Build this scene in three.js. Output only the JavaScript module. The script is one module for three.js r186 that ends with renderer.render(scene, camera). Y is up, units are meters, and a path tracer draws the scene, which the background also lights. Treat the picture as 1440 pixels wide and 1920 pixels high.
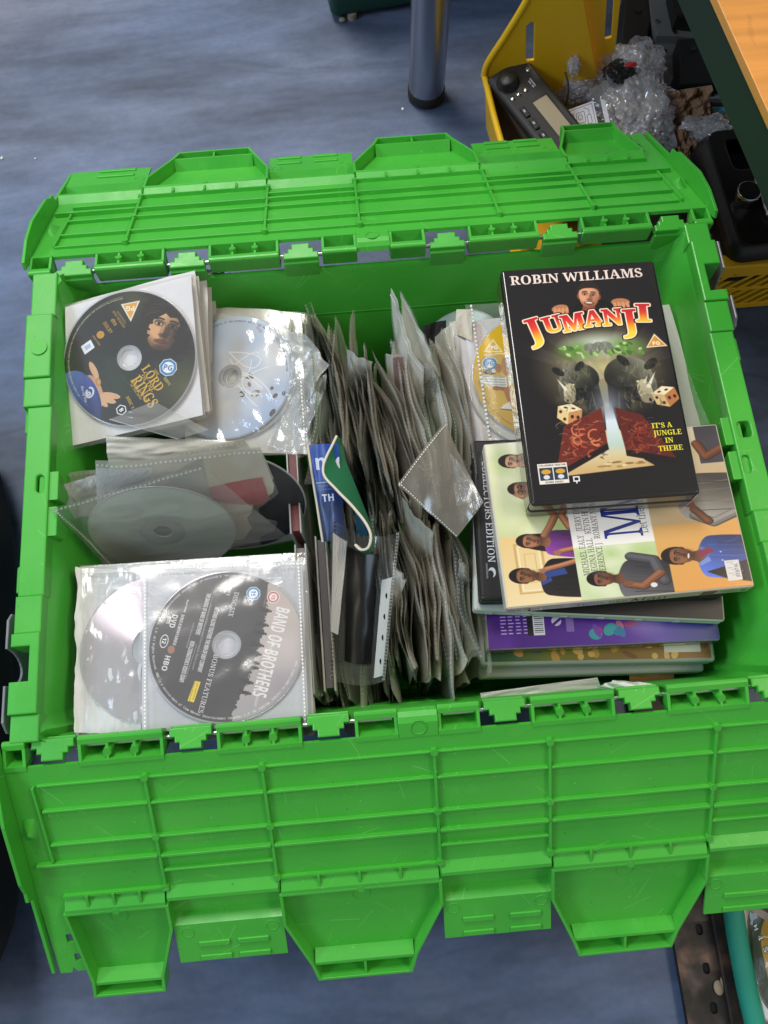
import * as THREE from 'three';
import { RoundedBoxGeometry } from 'three/addons/geometries/RoundedBoxGeometry.js';
import { mergeGeometries, mergeVertices, toCreasedNormals } from 'three/addons/utils/BufferGeometryUtils.js';
import { RectAreaLightUniformsLib } from 'three/addons/lights/RectAreaLightUniformsLib.js';
import { createNoise2D, createNoise3D } from 'simplex-noise';

// ---------- camera, lights, exposure ----------
const scene = new THREE.Scene();
const camera = new THREE.PerspectiveCamera(2 * Math.atan(960 / 1596.13) * 180 / Math.PI, 768 / 1024, 0.02, 60);
camera.position.set(-0.0251, 0.9355, 0.2581);
camera.rotation.set(-1.24821, -0.06456, -0.02077, 'YXZ');
camera.updateMatrixWorld(true);
scene.background = new THREE.Color().setRGB(0.3, 0.305, 0.32);
const renderer = new THREE.WebGLRenderer({ antialias: true });
renderer.toneMapping = THREE.LinearToneMapping;
renderer.toneMappingExposure = 1.0;
renderer.shadowMap.enabled = true;
RectAreaLightUniformsLib.init();
const LAMPS = [ // x, y, z, width, length, colour, strength
  [-0.55, 2.45, -1.45, 0.6, 1.0, [1.0, 0.97, 0.91], 27],
  [1.6, 2.45, 0.15, 0.6, 1.2, [1.0, 0.84, 0.62], 11],
  [-2.1, 2.1, 0.3, 0.6, 1.2, [0.6, 0.79, 1.0], 14],  // cool daylight from the left, added as an unseen tilted panel
];

// ---------- small helpers ----------
let seed = 7;
const rnd = () => { seed = (seed * 1664525 + 1013904223) >>> 0; return seed / 4294967296; };
const rr = (a, b) => a + (b - a) * rnd();
const n2 = createNoise2D(rnd), n3 = createNoise3D(rnd);
const V = (x, y, z) => new THREE.Vector3(x, y, z);
const lin = (r, g, b) => new THREE.Color().setRGB(r, g, b);
const mm = (a) => a.map((x) => x / 1000);
const used = {};
const numbered = (n) => { const k = used[n] = (used[n] ?? -1) + 1; return k ? n + '_' + String(k).padStart(3, '0') : n; };
function mesh(name, g, m, parent = scene) {
  if (m === M.green && !Array.isArray(g)) boxUV(g);
  const o = new THREE.Mesh(Array.isArray(g) ? merge(g) : g, m);
  o.name = parent === scene ? numbered(name) : name;
  o.castShadow = o.receiveShadow = true;
  parent.add(o);
  return o;
}
function merge(list) {
  return mergeGeometries(list.map((g) => {
    const h = g.index ? g.toNonIndexed() : g;
    for (const k of Object.keys(h.attributes)) if (!['position', 'normal', 'uv'].includes(k)) h.deleteAttribute(k);
    if (!h.attributes.uv) h.setAttribute('uv', new THREE.BufferAttribute(new Float32Array(h.attributes.position.count * 2), 2));
    h.morphAttributes = {};
    return h;
  }));
}
function thing(name, label, category, group, pos) {
  const o = new THREE.Group();
  o.name = numbered(name); scene.add(o);
  if (pos) o.position.copy(pos);
  tag(o, label, category, group);
  return o;
}
function tag(o, label, category, group) { o.userData.label = label; o.userData.category = category; if (group) o.userData.group = group; return o; }
const box = (x0, x1, y0, y1, z0, z1) => new THREE.BoxGeometry(x1 - x0, y1 - y0, z1 - z0).translate((x0 + x1) / 2, (y0 + y1) / 2, (z0 + z1) / 2);
const rbox = (x0, x1, y0, y1, z0, z1, r = 0.0015, s = 2) => new RoundedBoxGeometry(x1 - x0, y1 - y0, z1 - z0, s, r).translate((x0 + x1) / 2, (y0 + y1) / 2, (z0 + z1) / 2);
const cyl = (x, y, z, r, h, n = 14) => new THREE.CylinderGeometry(r, r, h, n).translate(x, y, z);
function shape(pts, holes = []) {
  const s = new THREE.Shape(pts.map((p) => new THREE.Vector2(p[0], p[1])));
  for (const h of holes) s.holes.push(new THREE.Path(h.map((p) => new THREE.Vector2(p[0], p[1]))));
  return s;
}
const extrude = (s, depth, bevel = 0) => new THREE.ExtrudeGeometry(s, { depth: depth - 2 * bevel, bevelEnabled: bevel > 0, bevelSize: bevel, bevelThickness: bevel, bevelOffset: -bevel, bevelSegments: 2, curveSegments: 10 }).translate(0, 0, bevel);
const slab = (pts, top, thick, holes, bevel = 0) => extrude(shape(pts, holes), thick, bevel).rotateX(Math.PI / 2).translate(0, top, 0);   // outline in x,z
const along = (pts, x0, x1, holes, bevel = 0) => extrude(shape(pts, holes), x1 - x0, bevel).rotateY(-Math.PI / 2).translate(x1, 0, 0);       // profile in z,y
function boxUV(g, scale = 1) {                                                   // uv in metres by the main axis of each face
  if (!g.attributes.normal) g.computeVertexNormals();
  const p = g.attributes.position, n = g.attributes.normal, uv = new Float32Array(p.count * 2);
  for (let i = 0; i < p.count; i++) {
    const ax = Math.abs(n.getX(i)), ay = Math.abs(n.getY(i)), az = Math.abs(n.getZ(i)), x = p.getX(i), y = p.getY(i), z = p.getZ(i);
    const [a, b] = ay >= ax && ay >= az ? [x, z] : ax >= az ? [z, y] : [x, y];
    uv[2 * i] = a * scale; uv[2 * i + 1] = b * scale;
  }
  g.setAttribute('uv', new THREE.BufferAttribute(uv, 2));
  return g;
}
const rrect = (x0, x1, z0, z1, r, n = 5) => {
  const out = [];
  for (const [cx, cz, a] of [[x1 - r, z1 - r, 0], [x0 + r, z1 - r, 1], [x0 + r, z0 + r, 2], [x1 - r, z0 + r, 3]])
    for (let i = 0; i <= n; i++) { const t = (a + i / n) * Math.PI / 2; out.push([cx + r * Math.cos(t), cz + r * Math.sin(t)]); }
  return out;
};
// a point at height y seen at (u, v) of the photograph, and one on a plane: used to read positions off the photograph
const eye = camera.position.clone();
const ray = (u, v) => V((u - 720) / 1596.13, -(v - 960) / 1596.13, -1).applyQuaternion(camera.quaternion);
const at = (u, v, y) => { const d = ray(u, v); return eye.clone().addScaledVector(d, (y - eye.y) / d.y); };
const onPlane = (u, v, P, N) => { const d = ray(u, v); return eye.clone().addScaledVector(d, P.clone().sub(eye).dot(N) / d.dot(N)); };

// ---------- textures ----------
function canvas(w, h, draw) {
  const c = document.createElement('canvas'); c.width = w; c.height = h;
  const x = c.getContext('2d'); draw(x, w, h);
  const t = new THREE.CanvasTexture(c);
  t.colorSpace = THREE.SRGBColorSpace; t.magFilter = THREE.LinearFilter; t.anisotropy = 4;
  return t;
}
function data(w, h, f, srgb = false, wrap = THREE.RepeatWrapping) {
  const d = new Uint8Array(w * h * 4);
  for (let y = 0; y < h; y++) for (let x = 0; x < w; x++) {
    const c = f(x / w, y / h, x, y), i = (y * w + x) * 4;
    for (let k = 0; k < 3; k++) d[i + k] = Math.max(0, Math.min(255, (Array.isArray(c) ? c[k] : c) * 255));
    d[i + 3] = 255;
  }
  const t = new THREE.DataTexture(d, w, h, THREE.RGBAFormat);
  t.wrapS = t.wrapT = wrap; t.magFilter = THREE.LinearFilter; t.needsUpdate = true;
  if (srgb) t.colorSpace = THREE.SRGBColorSpace;
  return t;
}
const fbm = (x, y, o = 4) => { let s = 0, a = 0.5; for (let i = 0; i < o; i++, x *= 2.03, y *= 2.03, a *= 0.5) s += a * n2(x + 17 * i, y - 9 * i); return s; };
const torus = (u, v, f, s = 0) => n3(Math.cos(u * 6.2832) * f + s, Math.sin(u * 6.2832) * f, Math.cos(v * 6.2832) * f + 9) * 0.6 + n3(Math.cos(v * 6.2832) * f, Math.sin(v * 6.2832) * f + s, Math.sin(u * 6.2832) * f) * 0.4;
const grainT = data(256, 256, (u, v) => 0.5 + 0.25 * torus(u, v, 9) + 0.25 * (rnd() - 0.5));
const scuffT = data(512, 512, (u, v) => { const s = torus(u, v, 1.2, 3) * 0.5 + torus(u, v, 5, 5) * 0.25; return 0.42 + 0.16 * s + 0.05 * (rnd() - 0.5); });
const crinkleT = data(512, 512, (u, v) => {
  let h = 0;
  for (const [f, a, s] of [[1.3, 0.5, 1], [2.6, 0.3, 8], [5, 0.2, 15]]) h += a * (1 - Math.abs(torus(u, v, f, s)) * 2.2);
  return 0.5 + 0.5 * h;
});
crinkleT.anisotropy = 4;

const greenT = canvas(1024, 1024, (x) => {                                           // a third of a metre of used plastic: mottling, pale scratches, specks of dirt
  x.fillStyle = '#44b037'; x.fillRect(0, 0, 1024, 1024);
  const put = (f) => { for (const a of [-1024, 0, 1024]) for (const b of [-1024, 0, 1024]) { x.save(); x.translate(a, b); f(); x.restore(); } };
  for (let i = 0; i < 70; i++) { const px = rr(0, 1024), py = rr(0, 1024), r = rr(40, 170), c = i % 2 ? '110,196,80' : '40,140,44'; put(() => { const g = x.createRadialGradient(px, py, 0, px, py, r); g.addColorStop(0, 'rgba(' + c + ',.13)'); g.addColorStop(1, 'rgba(' + c + ',0)'); x.fillStyle = g; x.fillRect(px - r, py - r, 2 * r, 2 * r); }); }
  for (let i = 0; i < 130; i++) { const px = rr(0, 1024), py = rr(0, 1024), l = rr(6, 80), a = rr(0, 6.3), w = rr(0.6, 1.7), o = rr(0.12, 0.5); put(() => { x.strokeStyle = 'rgba(176,226,150,' + o + ')'; x.lineWidth = w; x.beginPath(); x.moveTo(px, py); x.quadraticCurveTo(px + l * 0.5 * Math.cos(a) + 3, py + l * 0.5 * Math.sin(a), px + l * Math.cos(a), py + l * Math.sin(a)); x.stroke(); }); }
  for (let i = 0; i < 40; i++) { const px = rr(0, 1024), py = rr(0, 1024), a = rr(0, 6.3); put(() => { for (let k = 0; k < 9; k++) { x.strokeStyle = 'rgba(190,232,170,' + (0.06 + 0.02 * (k % 3)) + ')'; x.lineWidth = 1.2; x.beginPath(); const d = (k - 4) * 2.4; x.moveTo(px - d * Math.sin(a), py + d * Math.cos(a)); x.lineTo(px - d * Math.sin(a) + 26 * Math.cos(a + 0.05 * k), py + d * Math.cos(a) + 26 * Math.sin(a + 0.05 * k)); x.stroke(); } }); }
  for (let i = 0; i < 300; i++) { const px = rr(0, 1024), py = rr(0, 1024), r = rr(0.6, 2.2), o = rr(0.1, 0.4); x.fillStyle = (i % 3 ? 'rgba(28,70,24,' : 'rgba(200,230,180,') + o + ')'; x.beginPath(); x.arc(px, py, r, 0, 7); x.fill(); }
});
greenT.wrapS = greenT.wrapT = THREE.RepeatWrapping; greenT.repeat.set(3, 3);
// ---------- materials ----------
const S = (o) => new THREE.MeshStandardMaterial({ side: THREE.DoubleSide, ...o });
const P = (o) => new THREE.MeshPhysicalMaterial({ side: THREE.DoubleSide, ...o });
const rep = (t, s) => { const c = t.clone(); c.repeat.set(s, s); c.needsUpdate = true; return c; };
const M = {
  green: P({ map: greenT, roughness: 0.9, roughnessMap: rep(scuffT, 6), bumpMap: rep(grainT, 40), bumpScale: 0.00006 }),
  steel: S({ color: lin(0.6, 0.6, 0.58), metalness: 1, roughness: 0.25 }),
  chrome: S({ color: lin(0.62, 0.63, 0.66), metalness: 1, roughness: 0.16 }),
  tube: S({ color: lin(0.42, 0.43, 0.46), metalness: 1, roughness: 0.27 }),
  rubber: S({ color: lin(0.02, 0.018, 0.016), roughness: 0.6 }),
  black: S({ color: lin(0.014, 0.013, 0.012), roughness: 0.38 }),
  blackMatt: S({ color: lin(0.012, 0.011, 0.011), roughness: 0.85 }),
  void: S({ color: lin(0.004, 0.004, 0.006), roughness: 0.95 }),
  clear: P({ color: lin(0.9, 0.91, 0.9), transmission: 0.86, roughness: 0.1, ior: 1.5, bumpMap: crinkleT, bumpScale: 0.0005 }),
  crisp: P({ color: lin(0.93, 0.94, 0.95), transmission: 0.9, roughness: 0.13, ior: 1.5, bumpMap: rep(crinkleT, 0.8), bumpScale: 0.0003 }),
  film: P({ color: lin(0.88, 0.86, 0.79), transmission: 0.5, roughness: 0.25, ior: 1.5, bumpMap: rep(crinkleT, 0.8), bumpScale: 0.0003 }),
  filmDim: P({ color: lin(0.78, 0.75, 0.68), transmission: 0.48, roughness: 0.3, ior: 1.5, bumpMap: rep(crinkleT, 0.8), bumpScale: 0.0003 }),
  filmGreen: P({ color: lin(0.5, 0.6, 0.48), transmission: 0.6, roughness: 0.25, ior: 1.5 }),
  dash: P({ color: lin(0.85, 0.85, 0.8), roughness: 0.4 }),
  paper: S({ color: lin(0.74, 0.73, 0.74), roughness: 0.75, bumpMap: rep(crinkleT, 0.5), bumpScale: 0.0008 }),
  paperGrey: S({ color: lin(0.6, 0.59, 0.55), roughness: 0.85 }),
  cream: S({ color: lin(0.68, 0.62, 0.5), roughness: 0.8 }),
  poly: P({ color: lin(0.85, 0.86, 0.88), transmission: 0.7, roughness: 0.12 }),
  caseClear: P({ color: lin(0.6, 0.62, 0.58), transmission: 0.5, roughness: 0.25 }),
  caseGrey: P({ color: lin(0.5, 0.53, 0.48), roughness: 0.35 }),
  yellow: S({ color: lin(0.95, 0.53, 0.01), roughness: 0.45, bumpMap: rep(grainT, 20), bumpScale: 0.00008 }),
  labelHolder: P({ color: lin(0.42, 0.42, 0.46), transmission: 0.4, roughness: 0.3 }),
};
const mirror = (c, film) => P({ color: lin(...c), metalness: 0.45, roughness: 0.24, ior: 2.3, anisotropy: 0.95, anisotropyRotation: 0, iridescence: 1, iridescenceIOR: 1.7, iridescenceThicknessRange: [100, film] });
M.discSilver = mirror([0.62, 0.62, 0.6], 330);
M.discBlue = mirror([0.62, 0.62, 0.62], 560);

// ---------- ceiling lamps and an added daylight panel (above the frame) ----------
for (const [x, y, z, w, l, c, k] of LAMPS) {
  const t = thing('ceiling_light', 'long ceiling light panel high above the crate, out of the picture; the bluish tilted one is added for daylight', 'ceiling light', 'ceiling lights above the crate', V(x, y, z));
  const aim = Math.abs(x) > 1.5 ? Math.PI / 2 - 0.85 : 0;
  t.rotation.set(0, 0, x < -1.5 ? aim : 0);
  mesh('housing', rbox(-w / 2 - 0.02, w / 2 + 0.02, 0.012, 0.08, -l / 2 - 0.02, l / 2 + 0.02, 0.01), S({ color: lin(0.7, 0.7, 0.7), roughness: 0.5 }), t);
  mesh('lamp_diffuser', box(-w / 2, w / 2, 0.004, 0.011, -l / 2, l / 2), S({ color: lin(0.8, 0.8, 0.8), emissive: lin(...c), emissiveIntensity: 0.6 }), t);
  const L = new THREE.RectAreaLight(lin(...c), k, w, l);
  L.rotation.x = -Math.PI / 2; L.name = 'lamp'; t.add(L);
}

// ---------- floor ----------
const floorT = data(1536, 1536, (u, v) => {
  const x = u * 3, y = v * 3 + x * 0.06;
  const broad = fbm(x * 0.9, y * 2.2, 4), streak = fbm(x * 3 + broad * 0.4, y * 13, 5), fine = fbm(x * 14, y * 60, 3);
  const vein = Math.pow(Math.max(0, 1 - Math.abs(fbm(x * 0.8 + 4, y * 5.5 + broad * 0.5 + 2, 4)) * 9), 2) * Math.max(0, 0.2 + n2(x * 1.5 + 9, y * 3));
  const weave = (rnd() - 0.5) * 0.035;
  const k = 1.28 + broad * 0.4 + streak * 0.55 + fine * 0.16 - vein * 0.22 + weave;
  const lightTint = Math.min(1, Math.max(0, 0.5 + (fbm(x * 0.5 + 3, y * 0.7, 3)) * 1.6)), mott = fbm(x * 26, y * 44, 3) * 0.12 + fbm(x * 70, y * 90, 2) * 0.1;  // blue-to-grey noise patches put the mixed cool and warm light into the colour
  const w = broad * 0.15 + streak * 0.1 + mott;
  return [Math.sqrt((0.078 + lightTint * 0.05 + w * 0.13) * k), Math.sqrt((0.116 + lightTint * 0.026 + w * 0.11) * k), Math.sqrt((0.205 - lightTint * 0.02 + w * 0.1) * k)].map((c) => Math.max(0.1, c));
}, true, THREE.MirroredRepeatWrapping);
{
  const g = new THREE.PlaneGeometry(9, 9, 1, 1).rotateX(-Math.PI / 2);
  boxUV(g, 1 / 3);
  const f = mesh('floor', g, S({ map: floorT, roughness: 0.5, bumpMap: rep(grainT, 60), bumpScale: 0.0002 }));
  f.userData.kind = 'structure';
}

// ---------- the crate ----------
const crate = thing('storage_crate', 'bright green plastic attached-lid crate packed with discs, both lid flaps folded open', 'crate');
{
  const N = 8, ring = (hx, hz, r, y) => rrect(-hx, hx, -hz, hz, r, N).map(([x, z]) => [x, y, z]);
  const rings = [ring(0.247, 0.15, 0.03, 0), ring(0.283, 0.199, 0.02, 0.285), ring(0.285, 0.2005, 0.02, 0.296), ring(0.279, 0.197, 0.018, 0.2965), ring(0.2775, 0.1955, 0.018, 0.293), ring(0.242, 0.15, 0.03, 0.004)];
  for (let k = 1; k < 5; k++) for (const p of rings[k]) if (Math.abs(p[0]) < 0.272 && Math.abs(p[2]) > 0.17) p[1] -= 0.02;
  const n = rings[0].length, pos = [], idx = [];
  for (const r of rings) for (const p of r) pos.push(...p);
  for (let k = 0; k + 1 < rings.length; k++) for (let i = 0; i < n; i++) {
    const a = k * n + i, b = k * n + (i + 1) % n, c = a + n, d = b + n;
    idx.push(a, c, b, b, c, d);
  }
  const g = new THREE.BufferGeometry();
  g.setAttribute('position', new THREE.Float32BufferAttribute(pos, 3)); g.setIndex(idx);
  const flat = toCreasedNormals(g, 0.6);
  mesh('wall_shell', boxUV(flat), M.green, crate);
  mesh('crate_floor', slab(rrect(-0.247, 0.247, -0.15, 0.15, 0.03), 0.005, 0.004), M.green, crate);
  for (const s of [-1, 1]) mesh('skirt_rib', rbox(-0.284, 0.284, 0.215, 0.22, s > 0 ? 0.186 : -0.199, s > 0 ? 0.199 : -0.186, 0.001), M.green, crate);
  // end rims: runs of slightly different height, with the handle notch and the two slots (x mirrored, z turned)
  for (const s of [-1, 1]) {
    const X = (a, b) => (s < 0 ? [a, b] : [-b, -a]), Z = (a, b) => (s < 0 ? [a, b] : [-b, -a]);
    const seg = (xa, xb, za, zb, top, holes, notch) => {
      const [x0, x1] = X(xa, xb), [z0, z1] = Z(za, zb);
      let pts = [[x0, z0], [x1, z0], [x1, z1], [x0, z1]];
      if (notch) {
        const [n0, n1] = Z(...notch), xo = s < 0 ? x0 : x1, xi = s < 0 ? -0.2845 : 0.2845;
        pts = s < 0 ? [[x0, z0], [x1, z0], [x1, z1], [x0, z1], [xo, n1], [xi, n1], [xi, n0], [xo, n0]] : [[x0, z0], [x1, z0], [xo, n0], [xi, n0], [xi, n1], [xo, n1], [x1, z1], [x0, z1]];
      }
      return slab(pts, top, 0.028, holes, 0.0012);
    };
    const hole = (x, z, w, l, r) => rrect(x - w / 2, x + w / 2, z - l / 2, z + l / 2, r).reverse();
    const holes = s < 0 ? [hole(-0.2835, -0.002, 0.006, 0.015, 0.0028), hole(-0.289, 0.029, 0.0105, 0.014, 0.003)] : [hole(0.2865, 0.0, 0.0105, 0.014, 0.003), hole(0.282, 0.03, 0.006, 0.015, 0.0028)];
    mesh('end_rim', boxUV(merge([
      seg(-0.2985, -0.277, -0.199, -0.156, 0.2985), seg(-0.3005, -0.278, -0.156, -0.096, 0.3025), seg(-0.3, -0.2775, -0.096, -0.07, 0.3005),
      s < 0 ? seg(-0.2965, -0.2765, -0.07, 0.09, 0.299, holes) : slab([[0.2765, -0.09], [0.2965, -0.09], [0.2965, 0.07], [0.2765, 0.07]], 0.299, 0.028, holes, 0.0012),
      seg(-0.2975, -0.277, 0.09, 0.119, 0.3005), seg(-0.2985, -0.277, 0.119, 0.179, 0.3025, [], [0.129, 0.155]), seg(-0.297, -0.276, 0.179, 0.199, 0.2995),
    ])), M.green, crate);
    for (const z of [0.0, 0.03]) mesh('rim_gusset', along([[z - 0.012, 0.297], [z + 0.012, 0.297], [z + 0.01, 0.277], [z - 0.006, 0.268]], s < 0 ? -0.2775 : 0.2695, s < 0 ? -0.2695 : 0.2775, [], 0.0008), M.green, crate);
    for (const z of [-0.06, 0.075]) mesh('rim_lug', rbox(s < 0 ? -0.3005 : 0.2955, s < 0 ? -0.2955 : 0.3005, 0.268, 0.294, s * -z - 0.011, s * -z + 0.011, 0.002), M.green, crate);
    mesh('mould_disc', cyl(s * 0.288, 0.3032, s * 0.123, 0.0068, 0.0012, 24), P({ color: lin(0.08, 0.46, 0.05), roughness: 0.5 }), crate);
    // grey plastic label holder outside the end wall, notched below the handle
    const pts = [[0.096, 0.18], [0.1, 0.287], [0.106, 0.293], [0.126, 0.293]];
    for (let i = 0; i <= 12; i++) { const a = Math.PI * i / 12; pts.push([0.142 - 0.014 * Math.cos(a), 0.293 - 0.03 * Math.sin(a)]); }
    pts.push([0.158, 0.293], [0.183, 0.293], [0.19, 0.284], [0.188, 0.18]);
    mesh('label_holder', along(s < 0 ? pts : pts.map(([z, y]) => [-z, y]), s < 0 ? -0.3065 : 0.3045, s < 0 ? -0.3045 : 0.3065, [], 0.0006), M.labelHolder, crate);
  }
  // hinge posts and steel rods
  const WIN = [[-0.285, -0.25], [-0.185, -0.149], [-0.084, -0.048], [0.047, 0.082], [0.147, 0.183], [0.247, 0.282]];
  for (const s of [-1, 1]) {
    for (const [a, b] of WIN) {
      const c = s > 0 ? (a + b) / 2 : -(a + b) / 2, q = [[-15.5, -1.5], [15.5, -1.5], [15.5, 5], [11.5, 5], [11.5, 9], [8, 9], [8, 14], [-8, 14], [-8, 9], [-11.5, 9], [-11.5, 5], [-15.5, 5]].map(([x, z]) => [c + x / 1000, s * (0.199 + z / 1000)]);
      mesh('hinge_post', boxUV(merge([slab(s > 0 ? q : q.reverse(), 0.2945, 0.008, [], 0.001), rbox(c - 0.0155, c + 0.0155, 0.262, 0.29, s > 0 ? 0.1952 : -0.2, s > 0 ? 0.2 : -0.1952, 0.001)])), M.green, crate);
    }
  }
  // one lid flap: x along the hinge, y up from the flap, z outwards from the hinge
  const mmz = (pts) => pts.map(mm);
  function makeLid() {
    const COL = { T1: [-284, -203], G1: [-203, -117], T2: [-117, 10], G2: [10, 96], T3: [96, 221], G3: [221, 303], G0: [-303, -284] };
    const plate = [slab(mmz([[-303, 22], [303, 22], [303, 146], [-303, 146]]), 0, 0.003)];
    for (const k of ['G1', 'G2', 'G3']) {
      const [a, b] = mm(COL[k]);
      plate.push(along(mmz([[139, 0], [146, 6], [149, 6], [149, -7], [172, -7], [177, 2.5], [215, 2.5], [215, 0.5], [179, 0.5], [174, -9.5], [146.5, -9.5], [146.5, -3], [139, -3]]), a, b));
    }
    plate.push(slab(mmz([[-303, 146], [-281, 146], [-277, 216], [-286, 216], [-289, 212], [-291, 217], [-300, 217]]), 0, 0.003, [mmz(rrect(-289, -283.5, 178, 187, 1.5)).reverse(), mmz(rrect(-286, -281, 198, 206, 1.5)).reverse()]));
    const lid = mesh('lid', boxUV(merge(plate)), M.green, crate);
    const rib = (x0, x1, z0, z1, h = 3.6, y0 = -0.5) => mesh('rib', rbox(x0 / 1000, x1 / 1000, y0 / 1000, h / 1000, z0 / 1000, z1 / 1000, 0.0006, 1), M.green, lid);
    const spans = [[-284, -203], [-203, -117], [-117, 10], [10, 96], [96, 221], [221, 286]];
    for (const [x, z1] of [[-203, 140], [-117, 152], [10, 152], [96, 152], [221, 142]]) {
      rib(x - 1.2, x + 1.2, 36, z1);
      for (const z of [37, 90, 138]) mesh('rib_boss', cyl(x / 1000, 0.0018, z / 1000, 0.0028, 0.0052, 12), M.green, lid);
    }
    for (const s of [-1, 1]) { const r = rib(-1, 1, -34, 34); r.position.set(s * 0.284, 0, 0.072); r.rotation.y = -s * 0.03; }
    spans.forEach(([a, b], i) => {
      const gap = i % 2 === 1, e = i === 0 ? a + 2 : a + 1.2, f = b - 1.2;
      rib(e, f, 36.5, 38.5, 2.6); rib(e, f, 58.5, 60.6); rib(e, f, 89, 91.2); rib(i === 0 ? e - 14 : e, i === 5 ? f + 14 : f, 106.5, 109, 4.6);
      if (gap) rib(e, f, 121, 123.2);
    });
    // teeth: trays with raised walls, an outer cell and a row of small cells at the root
    const TEETH = [
      [[-284, 153], [-203, 153], [-203, 178], [-217, 224], [-218, 240], [-276, 240], [-275, 224]],
      [[-117, 153], [10, 153], [10, 178], [-13, 226], [-18, 244], [-95, 244], [-99, 228], [-117, 184]],
      [[96, 153], [221, 153], [221, 178], [200, 226], [195, 243], [118, 244], [113, 228], [96, 184]],
    ];
    TEETH.forEach((out, k) => {
      const cx = out.reduce((s, p) => s + p[0], 0) / out.length, inner = out.map(([x, z]) => [x + Math.sign(cx - x) * 2.6, z + (z < 160 ? 2.4 : z > 238 ? -2.4 : 0)]);
      const [xa, xb] = k === 0 ? [-273, -219] : k === 1 ? [-96, -16] : [115, 198];
      const g = [slab(mmz(out), -0.007, 0.0025), slab(mmz(out), 0.006, 0.0135, [mmz(inner).reverse()], 0.0005), along(mmz([[222, -7.5], [226, 4.5], [228.5, 4.5], [228.5, -7.5]]), xa / 1000, xb / 1000)];
      if (k) g.push(box((xa + xb) / 2000 - 0.001, (xa + xb) / 2000 + 0.001, -0.0075, 0.0045, 0.228, 0.2425));
      mesh('lid_tooth', boxUV(merge(g)), M.green, lid);
      const a = out[0][0], b = out[1][0], root = [along(mmz([[138, -0.5], [138, 3.6], [140, 3.6], [140, 0], [150, 5.8], [154, 5.8], [154, -0.5]]), (a + 2) / 1000, (b - 2) / 1000)];
      for (let i = 1; i < 4; i++) { const x = (a + (b - a) * i / 4) / 1000; root.push(box(x - 0.001, x + 0.001, -0.0004, 0.0052, 0.1385, 0.1525)); }
      root.push(cyl((a + b) / 2000, 0.002, 0.1545, 0.0028, 0.0086, 12));
      mesh('cell_row', boxUV(merge(root)), M.green, lid);
    });
    for (const [x0, row] of [[-186, 1], [-155, 1], [25, 1], [63, 1], [236, 2]]) for (const z of [197, 211]) mesh('flange_bar', rbox(x0 / 1000, (x0 + (row > 1 ? 38 : 25)) / 1000, 0.002, 0.0042, (z - 2.6) / 1000, (z + 2.6) / 1000, 0.0009), M.green, lid);
    for (const x of [-193, -126, 18, 88, 229]) mesh('mould_ring', new THREE.TorusGeometry(0.0048, 0.0003, 6, 24).rotateX(Math.PI / 2).translate(x / 1000, 0.0026, 0.185), M.green, lid);
    for (const x of [-247, -54, 158]) mesh('mould_ring', new THREE.TorusGeometry(0.007, 0.0003, 6, 28).rotateX(Math.PI / 2).translate(x / 1000, -0.0069, 0.17), M.green, lid);
    for (const s of [-1, 1]) {
      const tri = mmz([[6, -3], [6, 4], [30, 14], [58, 19], [112, 17], [124, 13], [132, 13], [136, 6], [214, 2.5], [214, -3]]);
      mesh('end_lip', along(tri, s < 0 ? -0.306 : 0.3032, s < 0 ? -0.3032 : 0.306, [], 0.0005), M.green, lid);
      const w = new THREE.ConeGeometry(0.011, 0.008, 4, 1).rotateY(Math.PI / 4).scale(0.6, 1, 1.3).translate(s * 0.2945, 0.0035, 0.076);
      mesh('corner_wedge', w, M.green, lid);
    }
    for (const s of [-1, 1]) mesh('hinge_rod', new THREE.CylinderGeometry(0.002, 0.002, 0.272, 10).rotateZ(Math.PI / 2).translate(s * 0.155, -0.0125, 0.0145), M.steel, lid);
    // hinge knuckles with their pockets
    const nose = mmz([[12, -21.5], [3.4, -8], [3, -6.4], [3.6, -5], [5, -4.2], [9, -4], [10.5, -6], [15, -21.5]]);
    const knuckle = (a, b, cells, noPocket) => {
      const x0 = a / 1000, x1 = b / 1000, g = [along(noPocket ? mmz([[5, -9], [5.5, -5], [8, -1.5], [12, 0.6], [24, 0.6], [24, -2.6], [13, -2.6], [8.5, -9]]) : nose, x0, x1, [], 0.0007)];
      if (!noPocket) {
        g.push(along(mmz([[14, -21], [14, -18], [20.5, -18], [20.5, 0.8], [24, 0.8], [24, -3], [23, -21]]), x0, x1));
        for (const x of [x0, x1 - 0.0024]) g.push(along(mmz([[12.5, -20.8], [6, -8], [6, -4.2], [9, -4], [20.8, 0.6], [23, 0.6], [23, -20.8]]), x, x + 0.0024, [], 0.0004));
        for (let i = 1; i < cells; i++) { const x = x0 + (x1 - x0) * (i * 0.96 / cells + 0.02); g.push(along(mmz([[13.5, -20.8], [9, -6.5], [9, -4.4], [20.8, 0], [20.8, -20.8]]), x - 0.0009, x + 0.0009), cyl(x, -0.0092, 0.0152, 0.0031, 0.016, 14)); }
      }
      mesh('hinge_knuckle', boxUV(merge(g)), M.green, lid);
    };
    knuckle(-303, -286.5, 1); knuckle(-248.5, -186.5, 3); knuckle(-147.5, -85.5, 3); knuckle(-46.5, -15, 1); knuckle(-14.9, 14.4, 1, true); knuckle(14.5, 45.5, 1); knuckle(83.5, 145.5, 3); knuckle(184.5, 245.5, 3); knuckle(283.5, 303, 1);
    mesh('mould_ring', new THREE.TorusGeometry(0.0058, 0.0005, 6, 28).rotateX(Math.PI / 2).translate(0, 0.0008, 0.016), M.green, lid);
    return lid;
  }
  const front = makeLid();
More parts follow.
